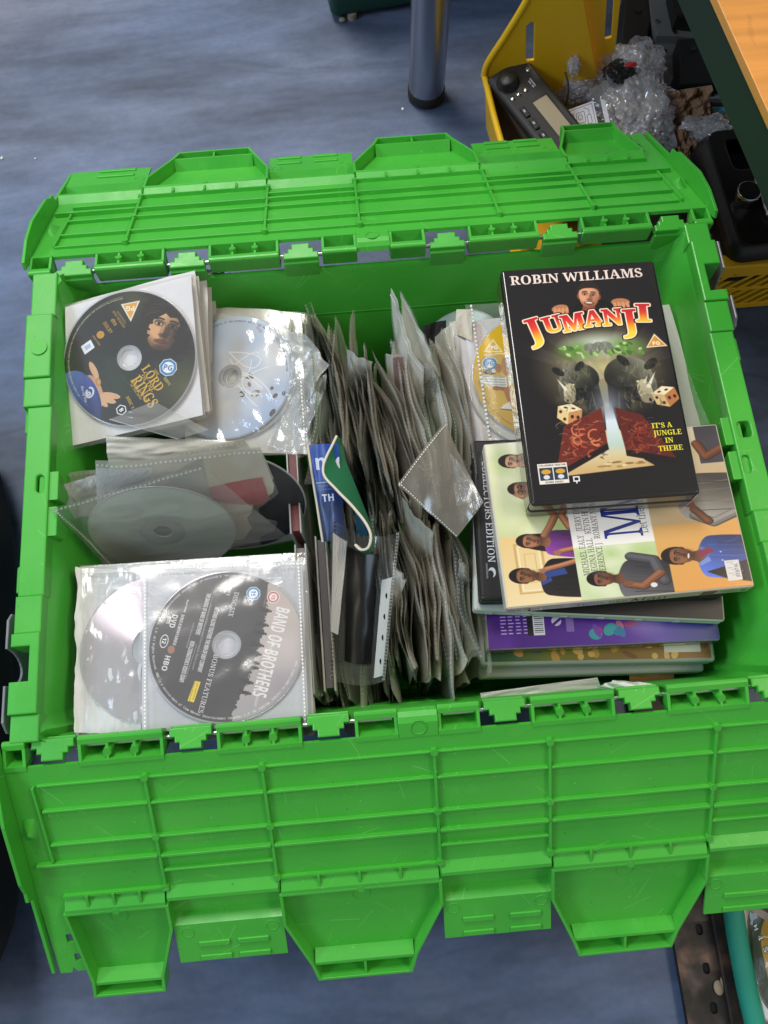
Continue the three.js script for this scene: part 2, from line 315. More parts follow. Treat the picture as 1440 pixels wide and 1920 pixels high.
  front.rotation.order = 'YXZ'; front.position.set(0, 0.305, 0.199); front.rotation.set(38 * Math.PI / 180, 0, 0);
  const rear = front.clone();
  crate.add(rear);
  rear.name = 'lid'; rear.position.set(0, 0.305, -0.199); rear.rotation.set(29 * Math.PI / 180, Math.PI, 0);
}
// ---------- sheets: sleeves, films, papers ----------
function sheetGeo(f, nu = 16, nv = 16) {
  const pos = [], uv = [], idx = [];
  for (let j = 0; j <= nv; j++) for (let i = 0; i <= nu; i++) { const p = f(i / nu, j / nv); pos.push(p.x, p.y, p.z); uv.push(i / nu, 1 - j / nv); }
  for (let j = 0; j < nv; j++) for (let i = 0; i < nu; i++) { const a = j * (nu + 1) + i, b = a + 1, c = a + nu + 1, d = c + 1; idx.push(a, c, b, b, c, d); }
  const g = new THREE.BufferGeometry();
  g.setAttribute('position', new THREE.Float32BufferAttribute(pos, 3)); g.setAttribute('uv', new THREE.Float32BufferAttribute(uv, 2)); g.setIndex(idx); g.computeVertexNormals();
  return g;
}
const normalAt = (f, u, v) => { const e = 0.01, a = f(u + e, v).sub(f(u - e, v)), b = f(u, v + e).sub(f(u, v - e)); return a.cross(b).normalize(); };
function seamGeo(f, edge, inset = 0.035, n = 34, lift = 0.0006, w = 0.0012) {   // a row of short welded dashes along one edge of a sheet
  const pos = [], nrm = [], q = (s, d) => (edge === 'top' ? [s, inset + d] : edge === 'bottom' ? [s, 1 - inset + d] : edge === 'left' ? [inset + d, s] : [1 - inset + d, s]);
  for (const side of [1, -1]) for (let k = 0; k < n; k++) {
    const s0 = (k + 0.15) / n, s1 = (k + 0.7) / n, N = normalAt(f, ...q((s0 + s1) / 2, 0)).multiplyScalar(side), d = w / 0.26;
    const c = [q(s0, -d), q(s1, -d), q(s1, d), q(s0, d)].map((x) => f(...x).addScaledVector(N, lift));
    const w0 = c[1].clone().sub(c[0]).cross(c[2].clone().sub(c[0])).dot(N) > 0;
    for (const i of w0 ? [0, 1, 2, 0, 2, 3] : [0, 2, 1, 0, 3, 2]) { pos.push(c[i].x, c[i].y, c[i].z); nrm.push(N.x, N.y, N.z); }
  }
  const g = new THREE.BufferGeometry();
  g.setAttribute('position', new THREE.Float32BufferAttribute(pos, 3)); g.setAttribute('normal', new THREE.Float32BufferAttribute(nrm, 3));
  return g;
}
// a four-cornered sheet through given corners (top left, top right, bottom right, bottom left) with folds and ripples
function patch([a, b, c, d], { amp = 0.002, freq = 1.6, s = 0, bow = 0, bowV = 0, curl = 0 } = {}) {
  const N = b.clone().sub(a).cross(d.clone().sub(a)).normalize().negate();
  return (u, v) => {
    const p = a.clone().multiplyScalar((1 - u) * (1 - v)).addScaledVector(b, u * (1 - v)).addScaledVector(c, u * v).addScaledVector(d, (1 - u) * v);
    const h = amp * (n2(u * freq + s * 3.1, v * freq - s * 1.7) + 0.4 * n2(u * freq * 2.7 + s, v * freq * 2.7 + s * 5)) + bow * Math.sin(Math.PI * Math.min(1, Math.max(0, u))) + bowV * Math.sin(Math.PI * Math.min(1, Math.max(0, v))) + curl * (u - 0.5) * (v - 0.5) * 4;
    return p.addScaledVector(N, h);
  };
}
const offset = (f, d) => (u, v) => f(u, v).addScaledVector(normalAt(f, u, v), d);
function sleeve(label, corners, { o = {}, m = M.film, back, seams = ['top'], gap = 0.0014, group, name = 'disc_sleeve', insert, n = 20, dashes = 34 } = {}) {
  const t = thing(name, label, name === 'disc_sleeve' ? 'disc sleeve' : name.replace('_', ' '), group), f = patch(corners, o);
  mesh('front_film', sheetGeo(f, n, n), m, t);
  if (back) mesh(back === M.paper || back === M.paperGrey || back === M.cream ? 'backing_sheet' : 'back_film', sheetGeo(offset(f, gap), n, n), back, t);
  if (insert) insert(t, f);
  for (const e of seams) mesh('seam', seamGeo(f, e, 0.03, dashes), M.dash, t);
  return t;
}
const px3 = (list) => list.map(([u, v, y]) => at(u, v, y));

// ---------- discs ----------
const ringGeo = (r0, r1, y, up = 1) => {
  const g = new THREE.RingGeometry(r0, r1, 96, 1).rotateX(-Math.PI / 2 * up).translate(0, y, 0), p = g.attributes.position, uv = g.attributes.uv;
  for (let i = 0; i < p.count; i++) uv.setXY(i, 0.5 + p.getX(i) / 0.118, 0.5 - p.getZ(i) / 0.118);
  return g;
};
function shinyRing(r0, r1, y) {                                                   // uv round the disc, so that its grooves stretch the highlights
  const pos = [], uv = [], nrm = [], idx = [], n = 128;
  for (let i = 0; i <= n; i++) for (const [r, v] of [[r0, 0], [r1, 1]]) { const a = i / n * Math.PI * 2; pos.push(r * Math.cos(a), y, r * Math.sin(a)); nrm.push(0, 1, 0); uv.push(i / n * 12, v); }
  for (let i = 0; i < n; i++) { const a = 2 * i; idx.push(a, a + 2, a + 1, a + 2, a + 3, a + 1); }
  const g = new THREE.BufferGeometry();
  g.setAttribute('position', new THREE.Float32BufferAttribute(pos, 3)); g.setAttribute('normal', new THREE.Float32BufferAttribute(nrm, 3)); g.setAttribute('uv', new THREE.Float32BufferAttribute(uv, 2)); g.setIndex(idx);
  return g;
}
function disc(label, pos, ta, tb, art, shine = M.discSilver, rArt = 0.0112) {
  const t = thing('optical_disc', label, 'disc'), a = ta * Math.PI / 180, b = tb * Math.PI / 180;
  const n = V(-Math.sin(b) * Math.cos(a), Math.cos(b) * Math.cos(a), Math.sin(a)).normalize(), u = V(Math.cos(b), Math.sin(b), 0);
  u.addScaledVector(n, -u.dot(n)).normalize();
  t.quaternion.setFromRotationMatrix(new THREE.Matrix4().makeBasis(u, n, u.clone().cross(n)));
  t.position.copy(pos);
  const lathe = (pts) => new THREE.LatheGeometry(pts.map(([r, y]) => new THREE.Vector2(r / 1000, y / 1000)), 96);
  mesh('disc_rim', lathe([[58.2, -0.55], [59.7, -0.5], [60, -0.2], [60, 0.3], [59.7, 0.55], [58.2, 0.6]]), M.poly, t);
  mesh('underside', ringGeo(0.0185, 0.0585, -0.0005, -1), M.steel, t);
  mesh('hub', lathe([[7.5, -0.55], [7.5, 0.5], [8.2, 0.62], [11, 0.62], [11.3, 0.4], [18.4, 0.45], [18.4, -0.5]]), M.poly, t);
  if (art) mesh('printed_label', ringGeo(rArt, 0.0586, 0.00064), art, t); else mesh('mirror_face', shinyRing(0.0185, 0.0586, 0.0006), shine, t);
  return t;
}
const printed = (map, gloss = 0.28) => P({ map, roughness: gloss, clearcoat: 0.6, clearcoatRoughness: 0.12 });
const text = (x, s, px, py, size, { font = 'sans-serif', bold = true, rot = 0, color = '#fff', sx = 1, sy = 1, align = 'center', skew = 0 } = {}) => {
  x.save(); x.translate(px, py); x.rotate(rot * Math.PI / 180); x.transform(1, 0, skew, 1, 0, 0); x.scale(sx, sy); x.fillStyle = color; x.font = (bold ? 'bold ' : '') + size + 'px ' + font; x.textAlign = align; x.textBaseline = 'middle'; x.fillText(s, 0, 0); x.restore();
};
const blob = (x, cx, cy, rx, ry, rot, color) => { x.save(); x.translate(cx, cy); x.rotate(rot * Math.PI / 180); x.beginPath(); x.ellipse(0, 0, rx, ry, 0, 0, 7); x.fillStyle = color; x.fill(); x.restore(); };
const poly = (x, pts, color) => { x.beginPath(); pts.forEach((p, i) => (i ? x.lineTo(...p) : x.moveTo(...p))); x.closePath(); x.fillStyle = color; x.fill(); };
const glow = (x, cx, cy, r, color, k = 1, ry = 1) => { x.save(); x.translate(cx, cy); x.scale(1, ry); const g = x.createRadialGradient(0, 0, 0, 0, 0, r); g.addColorStop(0, color); g.addColorStop(1, color.replace(/[\d.]+\)$/, '0)')); x.globalAlpha = k; x.fillStyle = g; x.fillRect(-r, -r, 2 * r, 2 * r); x.restore(); };
const curveText = (x, s, cx, cy, r, a0, size, color, font = 'sans-serif', dir = 1, step = 0.62) => { let a = a0 * Math.PI / 180; for (const ch of s) { text(x, ch, cx + r * Math.cos(a), cy + r * Math.sin(a), size, { rot: a * 180 / Math.PI + 90 * dir, color, font }); a += dir * size * step / r; } };
const octagon = (x, cx, cy, r, s, rot, color = '#3f86bd') => { const o = []; for (let i = 0; i < 8; i++) o.push([cx + r * Math.cos((i + 0.5) * 0.7854), cy + r * Math.sin((i + 0.5) * 0.7854)]); poly(x, o, '#e8eef2'); poly(x, o.map(([a, b]) => [cx + (a - cx) * 0.92, cy + (b - cy) * 0.92]), color); blob(x, cx, cy, r * 0.62, r * 0.62, 0, '#f2f4f5'); text(x, s, cx, cy, r * 0.82, { rot, color: '#2567a8' }); };
// a plain painted person: head with hair, eyes, nose and mouth, seen upright before rotation
function face(x, cx, cy, r, rot, skin, dark, hair, { bald = false, smile = false, lit = 1, neck = true } = {}) {
  x.save(); x.translate(cx, cy); x.rotate(rot * Math.PI / 180); x.scale(r / 50, r / 50);
  const soft = (a, b, rx, ry, c, k) => { x.save(); x.translate(a, b); x.scale(rx, ry); const g = x.createRadialGradient(0, 0, 0, 0, 0, 1); g.addColorStop(0, c); g.addColorStop(0.55, c); g.addColorStop(1, 'rgba(0,0,0,0)'); x.globalAlpha = k; x.fillStyle = g; x.fillRect(-1, -1, 2, 2); x.restore(); };
  if (!bald) { x.beginPath(); x.ellipse(0, -10, 43, 50, 0, 0, 7); x.fillStyle = hair; x.fill(); }
  for (const s of [-1, 1]) blob(x, s * 37, 6, 6, 12, 0, dark);
  if (neck) poly(x, [[-20, 34], [20, 34], [24, 66], [-24, 66]], dark);
  const g = x.createRadialGradient(-12 * lit, -8, 6, 0, 4, 52); g.addColorStop(0, skin); g.addColorStop(0.5, skin); g.addColorStop(1, dark);
  x.beginPath(); x.moveTo(-36, -14); x.bezierCurveTo(-38, 24, -26, 52, 0, 54); x.bezierCurveTo(26, 52, 38, 24, 36, -14); x.bezierCurveTo(32, -52, -32, -52, -36, -14); x.fillStyle = g; x.fill();
  if (!bald) { x.beginPath(); x.moveTo(-40, -6); x.bezierCurveTo(-46, -66, 46, -66, 40, -6); x.bezierCurveTo(34, -26, 26, -32, 8, -31); x.bezierCurveTo(-10, -30, -32, -30, -40, -6); x.fillStyle = hair; x.fill(); }
  for (const s of [-1, 1]) { soft(s * 15, -5, 13, 9, dark, 0.75); blob(x, s * 15, -3, 7, 2.8, 0, '#cdbfae'); blob(x, s * 15, -3, 3.6, 3.2, 0, '#120c08'); x.strokeStyle = hair; x.lineWidth = 3.4; x.beginPath(); x.moveTo(s * 6, -13); x.quadraticCurveTo(s * 16, -18, s * 25, -11); x.stroke(); }
  soft(6 * lit, 12, 9, 20, dark, 0.6); soft(-3 * lit, 8, 5, 20, skin, 0.9); soft(0, 19, 12, 5, dark, 0.6); soft(16 * lit, 24, 24, 34, dark, 0.35);
  soft(0, 33, smile ? 21 : 17, smile ? 9 : 6, '#6e2e26', 0.9); if (smile) blob(x, 0, 32, 13, 3.4, 0, '#e9e0d4'); soft(0, 43, 12, 4, dark, 0.5);
  x.restore();
}
// the canvas of a disc: draw in the coordinates of an enlarged view, whose disc has this centre and radii
const discArt = (cx, cy, rx, ry, draw, n = 1024) => canvas(n, n, (x) => { x.setTransform(n / 2 / rx, 0, 0, n / 2 / ry, n / 2 - cx * n / 2 / rx, n / 2 - cy * n / 2 / ry); draw(x); });

const artRing = discArt(390, 455, 316, 330, (x) => {
  x.fillStyle = '#12140f'; x.fillRect(0, 0, 900, 900);
  glow(x, 640, 640, 240, 'rgba(92,96,58,1)', 0.9); glow(x, 430, 170, 150, 'rgba(84,88,52,1)', 0.7); glow(x, 330, 590, 150, 'rgba(30,58,32,1)', 0.8);
  x.save(); x.lineWidth = 26; for (let i = 0; i < 6; i++) { x.strokeStyle = ['rgba(44,80,46,.35)', 'rgba(16,26,14,.5)'][i % 2]; x.beginPath(); x.arc(470 + 12 * i, 470, 150 + i * 22, 2.2, 3.3); x.stroke(); } x.restore();
  x.fillStyle = '#1a140e'; x.beginPath(); x.ellipse(585, 320, 135, 175, 0.25, 0, 7); x.fill();
  for (let i = 0; i < 60; i++) { x.strokeStyle = i % 3 ? '#1c150f' : '#2e241a'; x.lineWidth = 12; x.beginPath(); const a = rr(-2.6, 1.6); x.arc(590 + 122 * Math.cos(a), 318 + 158 * Math.sin(a), rr(14, 42), a, a + 2.4); x.stroke(); }
  face(x, 575, 330, 114, 24, '#d9a878', '#3c2414', '#241a12', { lit: 1, neck: false });
  x.lineCap = 'round'; for (let i = 0; i < 120; i++) { const a = rr(-3.0, 0.9), r0 = rr(104, 132); x.strokeStyle = ['#15100c', '#2b2017', '#3a2b1e', '#1c140f'][i % 4]; x.lineWidth = rr(4, 10); x.beginPath(); const hx0 = 575 + r0 * 0.86 * Math.cos(a), hy0 = 318 + r0 * 1.1 * Math.sin(a); x.moveTo(hx0, hy0); x.quadraticCurveTo(hx0 + rr(-18, 18), hy0 + rr(-20, 14), hx0 + rr(-16, 26), hy0 + rr(-24, 20)); x.stroke(); }
  { const k = 2.16, ca = Math.cos(24 * Math.PI / 180), sa = Math.sin(24 * Math.PI / 180), L = (a, b) => [575 + k * (a * ca - b * sa), 330 + k * (a * sa + b * ca)];
    for (let i = 0; i < 46; i++) { const a = rr(-42, 42), side = i % 3 === 0, [px, py] = side ? L((i % 2 ? -1 : 1) * rr(33, 42), rr(-24, 44)) : L(a, -46 + a * a / 130 + rr(-12, 13)); blob(x, px, py, rr(12, 30), rr(6, 13), rr(0, 180), ['#17110c', '#20170f', '#2c2016'][i % 3]); }
    poly(x, [[-56, 26], [-60, -30], [-40, -74], [20, -80], [60, -50], [62, 40], [40, 60], [37, 10], [31, -12], [20, -25], [4, -22], [-8, -29], [-20, -18], [-33, -6], [-38, 22]].map((p) => L(...p)), '#19120d');
    for (let i = 0; i < 70; i++) { const a = rr(-3.3, 0.3), r = rr(42, 64), [px, py] = L(r * Math.cos(a), -6 + r * 1.05 * Math.sin(a)), [qx, qy] = L((r - rr(4, 18)) * Math.cos(a + 0.4), -6 + (r - 8) * Math.sin(a + 0.4)); x.strokeStyle = ['#2f2318', '#0f0b08', '#3d2e20'][i % 3]; x.lineWidth = rr(2, 5); x.beginPath(); x.moveTo(px, py); x.quadraticCurveTo(px + rr(-12, 12), py + rr(-12, 12), qx, qy); x.stroke(); }
    glow(x, ...L(30, 14), 84, 'rgba(20,12,7,1)', 0.75, 1.5); glow(x, ...L(0, 62), 60, 'rgba(18,14,10,1)', 0.8, 0.7); }
  blob(x, 205, 595, 42, 88, -14, '#c99a72'); for (const [a, b, r] of [[215, 490, -20], [235, 640, -40], [265, 640, -62], [285, 625, -72]]) blob(x, a, b, 15, 48, r, '#d7ab82'); blob(x, 232, 550, 13, 20, 0, '#b57f38'); blob(x, 232, 550, 8, 14, 0, '#c99a72');
  const g = x.createLinearGradient(90, 500, 230, 720); g.addColorStop(0, '#5d78c4'); g.addColorStop(0.5, '#2c4396'); g.addColorStop(1, '#16245c');
  x.fillStyle = g; x.beginPath(); x.ellipse(130, 640, 105, 165, -0.18, 0, 7); x.fill();
  x.strokeStyle = '#dfe6f2'; x.lineWidth = 9; x.beginPath(); x.ellipse(186, 595, 17, 24, 0.4, -2, 3.4); x.stroke(); x.beginPath(); x.arc(180, 600, 7, 0, 6.3); x.stroke(); text(x, 'Blu-ray Disc', 158, 600, 16, { rot: 80, bold: false });
  blob(x, 170, 640, 52, 140, -12, 'rgba(160,180,230,.12)');
  poly(x, [[373, 186], [466, 182], [413, 280]], '#efe7d8'); poly(x, [[384, 191], [455, 188], [413, 266]], '#e3a63c'); text(x, 'PG', 416, 214, 34, { rot: 186, color: '#fbf3e2' });
  octagon(x, 570, 530, 44, 'PG', 20); text(x, 'BBFC', 560, 597, 20, { rot: 62, color: '#b9a552' });
  poly(x, [[162, 363], [212, 336], [229, 378], [178, 406]], '#eef0f2'); poly(x, [[178, 368], [205, 354], [212, 372], [186, 387]], '#aebbe0');
  blob(x, 262, 320, 19, 19, 0, '#c8902e'); text(x, 'NEW LINE', 240, 345, 13, { rot: 60, color: '#b58936' });
  text(x, 'DOLBY', 300, 290, 26, { rot: 62, color: '#b58936', sx: 0.8 }); text(x, 'dts', 333, 268, 26, { rot: 62, color: '#c89a3c' }); text(x, 'DVD REGION', 357, 258, 17, { rot: 62, color: '#a8843e' }); text(x, 'WIDESCREEN', 370, 250, 12, { rot: 62, color: '#a8843e' });
  const gold = '#d8ab3a';
  text(x, 'THE', 512, 545, 17, { rot: 62, color: gold, font: 'serif' }); text(x, 'LORD', 493, 570, 60, { rot: 62, color: gold, font: 'serif', sx: 0.82 }); text(x, 'OF THE', 468, 590, 26, { rot: 62, color: gold, font: 'serif' });
  text(x, 'RINGS', 448, 630, 74, { rot: 62, color: gold, font: 'serif', sx: 0.72 }); text(x, 'THE FELLOWSHIP', 424, 620, 14, { rot: 62, color: gold, font: 'serif' }); text(x, 'OF THE RING', 408, 625, 14, { rot: 62, color: gold, font: 'serif' });
  text(x, 'DISC 1', 376, 672, 21, { rot: 68, color: gold, font: 'serif' });
  const hx = []; for (let i = 0; i < 6; i++) hx.push([330 + 27 * Math.cos(i * 1.047 + 0.4), 702 + 27 * Math.sin(i * 1.047 + 0.4)]); poly(x, hx, '#eee'); poly(x, hx.map(([a, b]) => [330 + (a - 330) * 0.8, 702 + (b - 702) * 0.8]), '#111'); text(x, 'B', 330, 702, 28, { rot: 60 });
  x.strokeStyle = 'rgba(190,170,120,.55)'; x.lineWidth = 3; x.beginPath(); x.ellipse(390, 455, 292, 305, 0, 2.4, 4.7); x.stroke();
  curveText(x, 'all rights reserved unauthorised copying hiring lending public performance and broadcasting prohibited', 390, 455, 296, 150, 11, 'rgba(220,210,180,.8)', 'sans-serif', 1, 0.55);
});
const artSoldiers = discArt(890, 848, 365, 362, (x) => {
  x.fillStyle = '#353233'; x.fillRect(400, 400, 1000, 1000);
  const sky = x.createLinearGradient(1000, 500, 1250, 1000); sky.addColorStop(0, '#b9a99a'); sky.addColorStop(0.5, '#c2b6ad'); sky.addColorStop(1, '#a9a2a4');
  const edge = [[1098, 470], [1092, 600], [1080, 700], [1062, 780], [1040, 860], [1010, 950], [968, 1060], [930, 1120], [905, 1180], [893, 1230]];
  x.beginPath(); x.moveTo(1300, 440); for (const p of edge) x.lineTo(...p); x.lineTo(1300, 1250); x.closePath(); x.fillStyle = sky; x.fill();
  glow(x, 1180, 900, 130, 'rgba(214,204,196,1)', 0.6); glow(x, 1130, 1080, 110, 'rgba(150,140,146,1)', 0.5);
  for (let i = 0; i < 80; i++) { const t = rnd() * 8.99, k = Math.floor(t), f = t - k, a = edge[k], b = edge[k + 1]; blob(x, a[0] + (b[0] - a[0]) * f + rr(-3, 6), a[1] + (b[1] - a[1]) * f, rr(3, 8), rr(3, 8), 0, '#37322f'); }
  const inSky = (s) => { x.save(); x.beginPath(); x.rect(0, 0, 1400, 1400); s(); x.restore(); };
  inSky(() => { text(x, 'BAND OF BROTHERS', 1100, 895, 92, { rot: 107.5, sx: 0.5, color: '#ece9e4' }); text(x, 'TOM HANKS AND STEVEN SPIELBERG PRESENT', 1066, 985, 15, { rot: 107.5, font: 'serif', bold: false, color: '#e9e4de' }); });
  for (const [px, py] of [[1078, 690], [1062, 760], [1050, 800], [1036, 858], [1022, 898], [1010, 940], [1006, 962], [980, 1030], [968, 1078]]) {       // small soldiers standing on the ridge, feet to the left
    x.save(); x.translate(px - 6, py); x.rotate(107.5 * Math.PI / 180 - Math.PI / 2 + 1.57); x.fillStyle = '#1d1a19';
    blob(x, 0, -34, 6, 6, 0, '#1d1a19'); poly(x, [[-8, -28], [8, -28], [9, 0], [12, 26], [5, 26], [1, 4], [-5, 26], [-12, 26], [-8, 0]], '#1d1a19'); poly(x, [[-10, -24], [16, -12], [17, -15], [-8, -28]], '#1d1a19'); x.restore();
  }
  octagon(x, 1024, 605, 36, '15', 100); blob(x, 1120, 630, 31, 31, 0, '#e9e1dc'); blob(x, 1120, 630, 27, 27, 0, '#c4544c'); blob(x, 1120, 630, 20, 20, 0, '#eee6e2'); text(x, '15', 1120, 630, 24, { rot: 100, color: '#c4443c' }); text(x, 'VIDEO', 982, 632, 11, { rot: 100, color: '#ddd' }); text(x, 'BBFC Category', 1084, 632, 12, { rot: 105, color: '#8a817c' });
  const w = '#e3e1df', R = 106;
  text(x, 'D5/Z1', 908, 578, 22, { rot: R, color: w, font: 'serif' }); text(x, '223782', 890, 576, 12, { rot: R, color: w }); text(x, 'DISC SIX', 928, 652, 31, { rot: R, color: w, font: 'serif', bold: false });
  text(x, 'THE BAKING OF BAND OF BROTHERS', 782, 690, 30, { rot: R, sx: 0.4, color: w }); text(x, '\u2605', 742, 800, 24, { color: w }); text(x, "RON LIVINGSTON'S VIDEO DIARY", 704, 915, 30, { rot: R, sx: 0.42, color: w });
  text(x, 'WE STAND ALONE TOGETHER: THE MEN OF EASY COMPANY', 805, 815, 30, { rot: R, sx: 0.38, color: w }); text(x, 'Written by William Richert Directed by Mark Cowen', 775, 800, 13, { rot: R, color: '#bbb', bold: false, font: 'serif' }); text(x, 'with bonus material', 720, 790, 13, { rot: R, color: '#bbb', bold: false, font: 'serif' });
  text(x, 'BONUS FEATURES', 803, 1025, 32, { rot: R, color: w, font: 'serif', bold: false });
  for (const [a, b, c, d] of [[800, 605, 742, 805], [722, 835, 668, 1000]]) { x.strokeStyle = '#aaa'; x.lineWidth = 2; x.beginPath(); x.moveTo(a + 28, b); x.lineTo(c + 28, d); x.stroke(); }
  poly(x, [[740, 1008], [767, 1016], [735, 1108], [706, 1098]], '#f2d21c'); text(x, 'COPY PROTECTED', 742, 1056, 10, { rot: R, color: '#7a6a10' }); text(x, 'REMOVE BEFORE PLAY', 728, 1054, 9, { rot: R, color: '#7a6a10' });
  text(x, 'DVD', 640, 715, 38, { rot: R, color: w, sx: 0.9 }); text(x, 'VIDEO', 614, 708, 13, { rot: R, color: w }); x.strokeStyle = w; x.lineWidth = 6; x.beginPath(); x.moveTo(628, 692); x.lineTo(618, 726); x.stroke(); text(x, 'DREAMWORKS', 665, 760, 20, { rot: R, color: w, font: 'serif' }); text(x, 'PLAYTONE', 700, 645, 13, { rot: R, color: w });
  blob(x, 597, 810, 20, 33, 12, w); blob(x, 597, 810, 16, 28, 12, '#3a3738'); text(x, '12', 597, 808, 26, { rot: R }); blob(x, 630, 853, 17, 19, 0, '#a06e50'); text(x, 'HBO', 606, 915, 36, { rot: R, color: w });
  curveText(x, 'Home Box Office, A Division of Time Warner Entertainment Company, L.P. All Rights Reserved. HBO is a service mark of Time Warner Entertainment Company, L.P. No copying, Subject to applicable laws', 890, 848, 343, 290, 15, 'rgba(225,222,220,.85)', 'sans-serif', -1, 0.56);
  x.strokeStyle = 'rgba(210,205,200,.5)'; x.lineWidth = 2; x.beginPath(); x.arc(890, 848, 64, 0, 7); x.stroke();
});
const artSky = discArt(885, 552, 312, 311, (x) => {
  const g = x.createLinearGradient(600, 250, 1000, 860); g.addColorStop(0, '#9fb2cc'); g.addColorStop(0.45, '#c2ccd8'); g.addColorStop(0.7, '#d7d4d0'); g.addColorStop(1, '#9aaed0'); x.fillStyle = g; x.fillRect(500, 200, 800, 700);
  for (let i = 0; i < 34; i++) glow(x, rr(650, 1150), rr(380, 760), rr(30, 90), ['rgba(236,238,240,1)', 'rgba(150,172,205,1)', 'rgba(196,170,140,1)'][i % 3], 0.35);
  for (let i = 0; i < 14; i++) blob(x, rr(900, 1150), rr(560, 780), rr(8, 26), rr(6, 18), rr(0, 180), ['#54463a', '#7d6a55', '#3a3430', '#c9c4bc'][i % 4]);
  for (let i = 0; i < 10; i++) { x.strokeStyle = '#eceae4'; x.lineWidth = 5; x.beginPath(); x.moveTo(rr(860, 950), rr(400, 600)); x.quadraticCurveTo(rr(900, 1050), rr(420, 700), rr(950, 1100), rr(440, 760)); x.stroke(); }
  curveText(x, 'all rights of the producer and of the owner of the work reproduced reserved', 885, 552, 286, 250, 15, '#4c5a74', 'sans-serif', 1, 0.52);
  text(x, '\u2606\u2606', 1010, 350, 40, { rot: 40, color: '#c9a23a' }); text(x, 'DVD', 1045, 340, 20, { rot: 60, color: '#a5606a' });
});
const artYellow = discArt(482, 500, 268, 268, (x) => {
  const g = x.createLinearGradient(220, 300, 480, 720); g.addColorStop(0, '#e2b414'); g.addColorStop(0.6, '#e0b51c'); g.addColorStop(1, '#d49a10'); x.fillStyle = g; x.fillRect(150, 180, 700, 700);
  poly(x, [[268, 385], [312, 330], [345, 392]], '#f4e6b4'); poly(x, [[278, 381], [312, 340], [336, 386]], '#e3b548'); text(x, 'PG', 312, 370, 24, { color: '#fff' }); text(x, 'Contains mild language', 318, 398, 9, { color: '#fff' });
  blob(x, 287, 438, 31, 31, 0, '#e8eef2'); blob(x, 287, 438, 28, 28, 0, '#4790c8'); blob(x, 287, 438, 18, 17, 0, '#eef3f5'); text(x, 'PG', 287, 438, 25, { color: '#2b6fb0' });
  blob(x, 283, 472, 26, 14, 6, '#3a3028'); blob(x, 300, 470, 11, 9, 0, '#ece4d8'); blob(x, 318, 460, 14, 20, 0, '#b4763a'); blob(x, 300, 545, 18, 10, 10, '#a45a2a'); blob(x, 330, 548, 18, 12, 0, '#a45a2a'); blob(x, 350, 590, 16, 46, -20, '#b87034'); blob(x, 345, 455, 14, 40, 0, '#c98a4a');
  poly(x, [[250, 484], [345, 500], [342, 545], [240, 522]], '#f1eee8'); for (let i = 0; i < 4; i++) text(x, 'THIS COPY IS NOT FOR RENTAL OR BROADCAST', 296, 496 + i * 11, 8.5, { rot: 8, sx: 0.45, color: '#444' });
  poly(x, [[303, 632], [345, 606], [350, 640]], '#f3efe6'); poly(x, [[303, 632], [350, 640], [350, 646], [306, 637]], '#5a4a2a');
  for (let i = 0; i < 12; i++) blob(x, rr(420, 700), rr(300, 700), rr(20, 60), rr(20, 60), 0, ['#c0702c', '#e8d9b0', '#8a4a22', '#f0c838'][i % 4]);
  curveText(x, 'Twentieth century home entertainment all rights reserved', 482, 500, 246, 178, 13, 'rgba(140,110,20,.8)', 'sans-serif', -1, 0.5);
});

